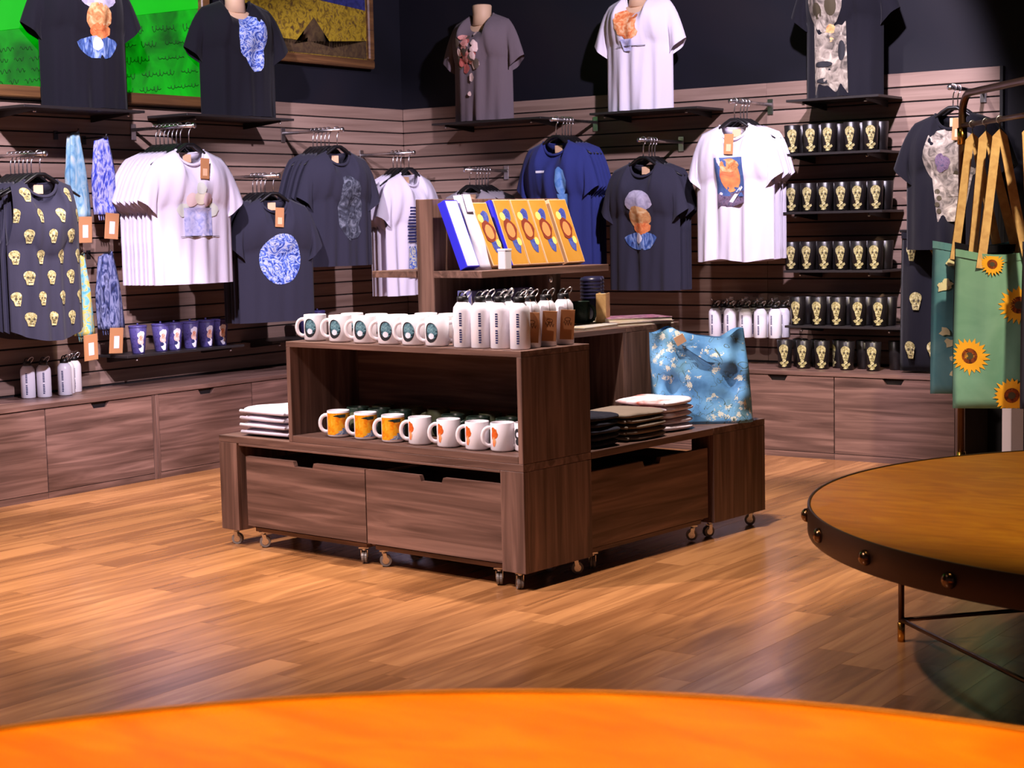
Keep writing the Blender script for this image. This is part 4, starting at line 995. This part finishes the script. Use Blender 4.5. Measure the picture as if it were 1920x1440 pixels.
obj('bright_band', MB().prism([(u0+0.06, bl(u0+0.06)), (u1-0.06, bl(u1-0.06)), (u1-0.06, zh-0.055), (u0+0.06, zh-0.055)], -0.016, -0.0125), M_screen2, t)
rn = random.Random(11); wm = MB()
for li in range(5):
    z = bl(-2.0)-0.10-0.075*li; x = -2.26+0.03*rn.random()
    while x < u1-0.13:
        n = rn.randint(5, 11); pts = []
        hh = rn.uniform(0.008, 0.020)
        for k in range(n*5):
            pts.append((x+0.006*math.cos(k*1.1), -0.0135, z+hh*math.sin(k*1.1)*(0.8+0.5*math.sin(k*0.37+li))+(x+2.2)*0.12)); x += 0.0042
            if x > u1-0.08: break
        if len(pts) > 2: wm.tube(pts, 0.0022, 4)
        x += rn.uniform(0.02, 0.06)
for li in range(4):
    z = 0.22-0.05*li; x = -2.98
    while x < -2.76:
        pts = []
        for k in range(rn.randint(8, 20)): pts.append((x, -0.0135, z+0.010*math.sin(k*1.5)*(0.5+rn.random())+(x+2.9)*0.12)); x += 0.006
        wm.tube(pts, 0.002, 4); x += 0.03
obj('scrawled_writing', wm, M_screenink, t)['kind'] = 'stuff'

# ---------------------------------------------------------------- boxes on the tall shelf
def lean_box(y0, y1, xb, h_, th, tilt, label, faces, sidemat, group, prints=True, name='gift_box'):
    t = thing(name, label, 'box', uw(xb, (y0+y1)/2, ZS+0.001), 0, group); t.rotation_euler = (0, 0, UT_+PI/2)
    wd = y1-y0-0.002
    # local: x along the shelf, -y outwards; leaning back
    ca, sa = math.cos(tilt), math.sin(tilt)
    def tf(v): return Vector((v.x, v.y*ca+v.z*sa+0.0, v.z*ca-v.y*sa+th*sa*0))
    lift = 0.0
    bx = MB().box(-wd/2, wd/2, 0, th, 0, h_, 0, 0.0015)
    bx.v = [tuple(Vector((v[0], v[1]*ca+v[2]*sa, v[2]*ca-v[1]*sa))) for v in bx.v]
    mz = min(v[2] for v in bx.v); bx.v = [(v[0], v[1], v[2]-mz) for v in bx.v]
    obj('carton', bx, sidemat, t)
    def sf(off):
        def f(x, z): y_ = -off; return (x, y_*ca+z*sa, z*ca-y_*sa-mz)
        return f
    w2 = wd/2-0.004
    pl = [(rect(-w2, w2, 0.004, h_-0.004), faces)]
    if prints:
        c = h_*0.52
        pl += [(ell(0.006, c+0.064, 0.020, 0.026, 12, 0.08, 2), M_bl), (ell(-0.022, c+0.058, 0.015, 0.017, 12), M_yel), (ell(0.010, c-0.058, 0.018, 0.032, 12, 0.08, 3, 0.3), M_bl), (ell(0.030, c-0.044, 0.012, 0.016, 12), M_yel),
               (ell(0.0, c+0.004, 0.033, 0.044, 16, 0.08, 4), M_hair), (ell(0.0, c+0.002, 0.022, 0.030, 14, 0.03, 5), M_face)]
    decal_obj('front_print', sf, pl, t, 0.0003, 0.0004)
    return t
TL = math.radians(21)
for i, (a_, b_) in enumerate(((0.535, 0.622), (0.645, 0.744), (0.745, 0.850), (0.851, 0.958), (0.975, 1.085))):
    lean_box(a_, b_, 0.94, 0.262 if i else 0.255, 0.030, TL+(0.05 if i == 0 else 0), 'golden tan printed box leaning on the tall shelf, %s from the left' % ORD[i], M_boxtan, M_boxedge, 'tan boxes on the tall shelf')
lean_box(0.624, 0.644, 0.945, 0.262, 0.030, TL+0.02, 'slim blue box wedged between tan boxes on the tall shelf', M_bluebox, M_bluebox, None, False)
lean_box(0.372, 0.445, 0.955, 0.262, 0.036, TL+0.04, 'bright blue box at the left end of the tall shelf', M_tissue, M_bluebox, None, False)
t = thing('paper_bag', 'crumpled white paper bag between the blue box and tan boxes', 'bag', uw(0.972, 0.488, ZS+0.001), UT_+PI/2)
def pb(a, v):
    th = 2*PI*a; sx = 0.036; sy = 0.034
    x = sx*math.copysign(abs(math.cos(th))**0.5, math.cos(th)); y = sy*math.copysign(abs(math.sin(th))**0.5, math.sin(th))
    z = 0.27*v; return (x*(1-0.1*v)+0.003*math.sin(9*v+3*th), y*(1-0.55*v)+0.05+z*0.32+0.003*math.sin(7*v-2*th), z)
m = MB().grid(pb, 24, 14, wrapu=True); m.add([pb(i/24, 1) for i in range(24)], [list(range(24))], 0); m.add([pb(i/24, 0) for i in range(24)], [list(range(24))], 0)
obj('bag_body', m, M_tissue, t, merge=0.0003)
obj('fold_flap', MB().ribbon([pb(0.75, 0.78)[0:1]+(pb(0.75, 0.78)[1]-0.006, pb(0.75, 0.78)[2]), (0, pb(0.75, 1)[1]-0.004, 0.274), (0, pb(0.75, 1)[1]+0.03, 0.268)], 0.04, 0.002, (1, 0, 0)), M_tissue, t)
lb = thing('card_box', 'small white card box at the foot of the paper bag', 'box', uw(1.008, 0.52, ZS+0.001), UT_+PI/2)
obj('carton', MB().box(-0.018, 0.018, -0.018, 0.018, 0, 0.066, bev=0.002), M_sticker, lb); obj('lid', MB().box(-0.019, 0.019, -0.019, 0.019, 0.0665, 0.074, bev=0.001), M_sticker, lb)
# large wrapped box under the shelf
t = thing('wrapped_box', 'dusky blue printed box under the tall shelf behind the bottles', 'box', uw(0.905, 0.60, RZ1+0.001), UT_+PI/2)
obj('carton', MB().box(-0.19, 0.17, -0.035, 0.035, 0, 0.17, bev=0.003), M_plaswrap, t)
obj('white_corner', MB().prism([(-0.192, 0.0), (-0.14, 0.0), (-0.192, 0.15)], -0.0365, -0.0352), M_inner, t)

# items on the back riser top
def flat_mag(x, y, z, w_, l_, th, rz, mat, label):
    t = thing('magazine', label, 'magazine', uw(x, y, z), UT_+rz, 'magazines on the back riser')
    obj('pages', MB().box(-w_/2+0.002, w_/2-0.002, -l_/2+0.002, l_/2-0.002, 0.0008, th-0.0008), M_paper, t)
    obj('cover', MB().box(-w_/2, w_/2, -l_/2, l_/2, th-0.0006, th+0.0006).box(-w_/2, w_/2, -l_/2, l_/2, 0, 0.0007), mat, t)
flat_mag(0.97, 0.99, ZM, 0.22, 0.29, 0.010, 0.15, M_magB, 'pale magazine lying at the near edge of the back riser')
flat_mag(1.00, 1.29, ZM, 0.21, 0.28, 0.012, -0.3, M_magB, 'pale magazine with a yellow cover patch, lower one at the far end')
flat_mag(1.00, 1.30, ZM+0.0132, 0.20, 0.27, 0.014, -0.55, M_magA, 'pink and violet magazine lying on top of a pale one')
place({'dark': mk['dark']}, [('dark', 0.88, 1.12, ZM, 150, 'dark green mug on the back riser beside the book', 'dark mugs on the back riser'), ('dark', 0.80, 1.10, ZM, 170, 'dark green mug on the back riser behind the tagged bottles', 'dark mugs on the back riser')])
for i, (x, y) in enumerate(((0.85, 1.235), (0.79, 1.33))):
    t = thing('stacked_cup', 'tall midnight blue ribbed cup under the tall shelf, %s one' % ('near' if i == 0 else 'far'), 'cup', uw(x, y, ZM), 0, 'midnight blue cups')
    prof = [(0.034, 0), (0.036, 0.003)]
    for k in range(6): z = 0.10+0.014*k; prof += [(0.042, z), (0.045, z+0.004), (0.042, z+0.009)]
    obj('cup', MB().lathe(prof+[(0.040, 0.186), (0.001, 0.184)], 20), M_dkblue, t)
    obj('base_ring', MB().lathe([(0.0362, 0.004), (0.0385, 0.006), (0.0385, 0.012), (0.0366, 0.014)], 20), M_black, t)
t = thing('book', 'cream spined book standing upright on the back riser', 'book', uw(0.935, 1.20, ZM), UT_+0.5)
obj('pages', MB().box(-0.016, 0.016, -0.05, 0.05, 0.001, 0.122), M_paper, t); obj('spine', MB().box(-0.02, 0.02, -0.055, -0.0505, 0, 0.125, bev=0.001), M_strap, t)
for s in (-1, 1): obj('cover', MB().box(min(s*0.0165, s*0.02), max(s*0.0165, s*0.02), -0.05, 0.055, 0, 0.125), M_strap, t)

# folded t-shirts
def fold_mesh(wx, wy, hz, seed):
    rn = random.Random(seed); ph = [rn.random()*6 for _ in range(4)]
    def fn(a, v):
        th = 2*PI*a; ph_ = -PI/2+PI*v; c = math.cos(ph_)**0.35 if math.cos(ph_) > 0 else 0
        ex = math.copysign(abs(math.cos(th))**0.45, math.cos(th)); ey = math.copysign(abs(math.sin(th))**0.45, math.sin(th))
        wob = 1+0.02*math.sin(3*th+ph[0])+0.015*math.sin(7*th+ph[1])
        z = hz/2*(1+math.sin(ph_))
        if v > 0.5: z += 0.003*math.sin(4*ex+ph[2])*math.sin(3*ey+ph[3])*c
        return (wx/2*ex*c*wob, wy/2*ey*c*wob, max(0, z))
    m = MB().grid(fn, 32, 11, wrapu=True); return m
def stack(x, y, rz, n, wx, wy, hz, mat, desc, seed, z0=ZT):
    z = z0+0.0005
    for k in range(n):
        pos = 'topmost' if k == n-1 else ('bottom' if k == 0 else '%s from the bottom' % ORD[k])
        t = thing('folded_shirt', 'folded %s, %s of its stack' % (desc, pos), 'folded shirt', uw(x+random.uniform(-0.004, 0.004), y+random.uniform(-0.004, 0.004), z), UT_+rz+random.uniform(-0.05, 0.05), 'folded shirts: '+desc)
        obj('folded_body', fold_mesh(wx, wy, hz, seed+k), mat, t, merge=0.0004)
        obj('fold_edge', MB().tube([(-wx*0.42, -wy*0.495, hz*0.5), (0, -wy*0.503, hz*0.52), (wx*0.42, -wy*0.495, hz*0.5)], hz*0.24, 6), mat, t)
        z += hz*0.86
stack(0.215, 0.175, 0.0, 4, 0.30, 0.28, 0.030, M_white, 'white t-shirt left of the mug riser', 60)
stack(1.375, 0.475, 0, 5, 0.24, 0.20, 0.026, M_stackk, 'black t-shirt next to the riser end', 70)
stack(1.375, 0.735, 0.0, 5, 0.24, 0.25, 0.023, M_stackb, 'taupe t-shirt in mid right ledge', 80)
stack(1.33, 0.985, 0.0, 5, 0.25, 0.21, 0.027, M_stackr, 'white rust t-shirt beside the blue bag', 90)
stack(1.23, 0.48, 0.05, 1, 0.12, 0.16, 0.03, M_stackp, 'salmon t-shirt on the black stack', 99, ZT+0.1)

# blue blossom bag
t = thing('shopping_bag', 'large blue blossom print shopping bag standing on the right ledge', 'bag', uw(1.345, 1.27, ZT+0.0005), math.radians(-35.7+70-2))
t.rotation_euler = (0, 0, math.radians(37))
BW, BHH, BD = 0.36, 0.345, 0.105
def bag(a, v):
    th = 2*PI*a; ex = math.copysign(abs(math.cos(th))**0.4, math.cos(th)); ey = math.copysign(abs(math.sin(th))**0.5, math.sin(th))
    w_ = BW/2*(1.0+0.02*math.sin(3*v)+(0.10*(1-v) if ex > 0 else 0)); d_ = BD*(1-0.55*v)
    z = BHH*v
    if v > 0.55: z += (v-0.55)/0.45*(0.016*math.cos(3.2*ex+2.0)+0.010*math.sin(9*ex)-0.020*math.exp(-((ex+0.25)/0.2)**2))
    wob = 0.012*math.sin(5*ex+6*v)+0.010*math.sin(11*ex-7*v+1)+0.009*math.sin(17*v+4*ex)
    return (ex*w_-0.012*v, ey*(d_+wob*min(1, 3*v)), z)
m = MB().grid(bag, 56, 26, wrapu=True); m.add([bag(i/56, 0) for i in range(56)], [list(range(56))], 0)
obj('bag_body', m, M_blossom, t, merge=0.0003)
obj('paper_label', MB().box(-0.020, 0.020, -0.001, 0.001, -0.018, 0.018, bev=0.0008), M_boxedge, t, (-0.085, bag(0.63, 0.92)[1]-0.030, 0.322), (0.15, -0.5, 0))
hp_ = [bag(0.60, 0.93), ]
obj('handle', MB().ribbon([(-0.10, -0.062, 0.27), (-0.085, -0.060, 0.32), (-0.04, -0.066, 0.285), (0.02, -0.072, 0.245), (0.05, -0.068, 0.24)], 0.02, 0.003, (0.3, 0.2, 1)), M_blossom, t)

# ---------------------------------------------------------------- clothing rack with tote bags
RP = Vector((3.870, -1.0, 0)); RD = Vector((0.655, -0.755, 0)).normalized(); RA = math.atan2(RD.y, RD.x); RL = 1.25
t = thing('garment_rack', 'bronze tube garment rack with a rounded top corner at far right', 'garment rack', RP, RA)
ZRT, ZRB = 1.70, 1.568
pth = [(0, 0, 0.02), (0, 0, ZRT-0.09)]+[(0.09-0.09*math.cos(a), 0, ZRT-0.09+0.09*math.sin(a)) for a in [PI/2*k/6 for k in range(1, 7)]]
pth += [(RL-0.09+0.09*math.sin(a), 0, ZRT-0.09+0.09*math.cos(a)) for a in [PI/2*k/6 for k in range(0, 7)]]+[(RL, 0, 0.02)]
obj('frame', MB().tube(pth, 0.016, 12), M_bronze, t)
obj('hanging_bar', MB().tube([(0.012, 0, ZRB), (RL-0.012, 0, ZRB)], 0.011, 10), M_bronze, t)
for xx in (0, RL):
    obj('collar', MB().lathe([(0.0165, 0), (0.021, 0.002), (0.021, 0.07), (0.0165, 0.072)], 14), M_brass, t, (xx, 0, ZRB-0.08))
    obj('foot', MB().lathe([(0.001, 0), (0.02, 0.0), (0.02, 0.17), (0.0165, 0.172)], 14), M_brass, t, (xx, 0, 0))
    obj('base_bar', MB().box(xx-0.016, xx+0.016, -0.25, 0.25, 0.0, 0.018, bev=0.002), M_bronze, t)
def flower(cx, cz, r_, seed):
    P = []; rn = random.Random(seed); pts = []
    for k in range(44): a = 2*PI*k/44; q = r_*(1.0 if k % 2 else 0.72)*rn.uniform(0.9, 1.08); pts.append((cx+q*math.cos(a), cz+q*math.sin(a)))
    return [(pts, M_petal), (ell(cx, cz, r_*0.40, r_*0.42, 18), M_seed), (ell(cx, cz, r_*0.2, r_*0.2, 12), M_bonedk)]
FACE = RA+PI/2-0.15
def rp(s, z): q = RP+RD*s; return (q.x, q.y, z)
blos = []
rn = random.Random(8)
for k in range(22): blos.append((ell(rn.uniform(-0.16, 0.16), -0.04-rn.random()*0.54, 0.022, 0.018, 9, 0.25, k), M_cream))
ZTB = 1.075; SL = ZRB-0.055-ZTB
green = flower(0.045, -0.215, 0.084, 1)+flower(-0.145, -0.425, 0.076, 2)+flower(0.02, -0.585, 0.075, 3)+flower(0.16, -0.42, 0.06, 4)+flower(-0.06, -0.035, 0.05, 5)
brs = [(0.12, M_tealbag, blos, 'teal tote bag with cream blossoms, furthest along the rack', 0.40, 0.03), (0.27, M_blackc, None, 'black tote bag half hidden between teal and green bags', 0.36, 0.05), (0.42, M_greenbag, green, 'sea green sunflower tote bag on the garment rack', 0.42, 0.03), (0.72, M_charcoal, flower(0.02, -0.04, 0.06, 7), 'charcoal tote bag with a yellow flower at the frame edge', 0.30, 0.12)]
for i, (s, mt, pr, lb, wd, sh_) in enumerate(brs):
    FZ = math.radians(24); q = rp(s, ZTB-(0.0, 0.0, 0.03, 0.0)[i]); q = (q[0]+sh_*math.cos(FZ), q[1]+sh_*math.sin(FZ), q[2])
    tote('tote_bag', lb, 'tote bags on the garment rack', q, FZ, wd, 0.64, 0.03, mt, pr, M_strap, SL+(0.0, 0.0, 0.03, 0.0)[i], i+20, 0.02, shift=sh_)
    h_ = thing('bag_hook', 'small chrome ring holding the %s' % lb.split(',')[0], 'hook', rp(s, ZRB), RA+PI/2, 'rings on the garment rack')
    obj('ring', MB().tube([(0.0145*math.cos(a), 0, 0.0145*math.sin(a)) for a in [2*PI*k/14 for k in range(14)]], 0.002, 6, closed=True), M_chrome, h_)
    obj('stem', MB().tube([(0, 0, -0.0145), (0, 0, -0.05), (0.008, 0, -0.06), (0, 0, -0.068)], 0.002, 6), M_chrome, h_)
t = thing('white_post', 'white painted post standing by the dark wall at right', 'post', (3.965, -0.62, 0), math.radians(-36))
obj('shaft', MB().box(-0.034, 0.034, -0.034, 0.034, 0.0005, 0.75, bev=0.003), M_whitepost, t); obj('cap', MB().box(-0.045, 0.045, -0.045, 0.045, 0.7505, 0.765, bev=0.002), M_whitepost, t)

# ---------------------------------------------------------------- round tables
def round_table(cx, cy, zt, R, label, nst, a0, legr):
    t = thing('round_table', label, 'table', (cx, cy, 0), 0, 'round bronze rimmed tables')
    obj('tabletop', MB().lathe([(R-0.05, zt-0.045), (R-0.007, zt-0.045), (R-0.007, zt-0.001), (R-0.009, zt), (0.001, zt)], 96), M_tan_top, t)
    rim = obj('rim', MB().lathe([(R-0.0065, zt-0.074), (R, zt-0.074), (R+0.001, zt-0.07), (R+0.001, zt), (R, zt+0.002), (R-0.005, zt+0.002), (R-0.0065, zt-0.001), (R-0.0065, zt-0.074)], 128), M_rim, t)
    sm = MB().lathe([(0.019, 0), (0.018, 0.007), (0.0125, 0.0135), (0.006, 0.016), (0.0005, 0.0165)], 16).mesh('stud', M_stud)
    for k in range(nst):
        a = a0+2*PI*k/nst; link('stud', sm, rim, ((R+0.0012)*math.cos(a), (R+0.0012)*math.sin(a), zt-0.037), (0, PI/2, a))
    for k in range(4):
        a = legr[1]+PI/2*k; x, y = legr[0]*math.cos(a), legr[0]*math.sin(a)
        lg = obj('leg', MB().tube([(x, y, 0.055), (x, y, zt-0.0455)], 0.0085, 10), M_bronze, t)
        obj('foot', MB().lathe([(0.001, 0), (0.0105, 0), (0.0105, 0.055), (0.0085, 0.056)], 12), M_brass, lg, (x, y, 0))
        b = a+PI/2
        obj('stretcher', MB().tube([(x, y, 0.062), (legr[0]*math.cos(b), legr[0]*math.sin(b), 0.062)], 0.0065, 8), M_bronze, t)
    return t
round_table(5.577, -3.519, 0.45, 1.1025, 'low round tan table with a studded bronze rim at right', 24, math.radians(183+6), (0.91, math.radians(183.8)))
round_table(6.047, -7.49, 0.75, 0.926, 'bright orange round table in the near foreground', 24, 0.1, (0.74, 0.6))
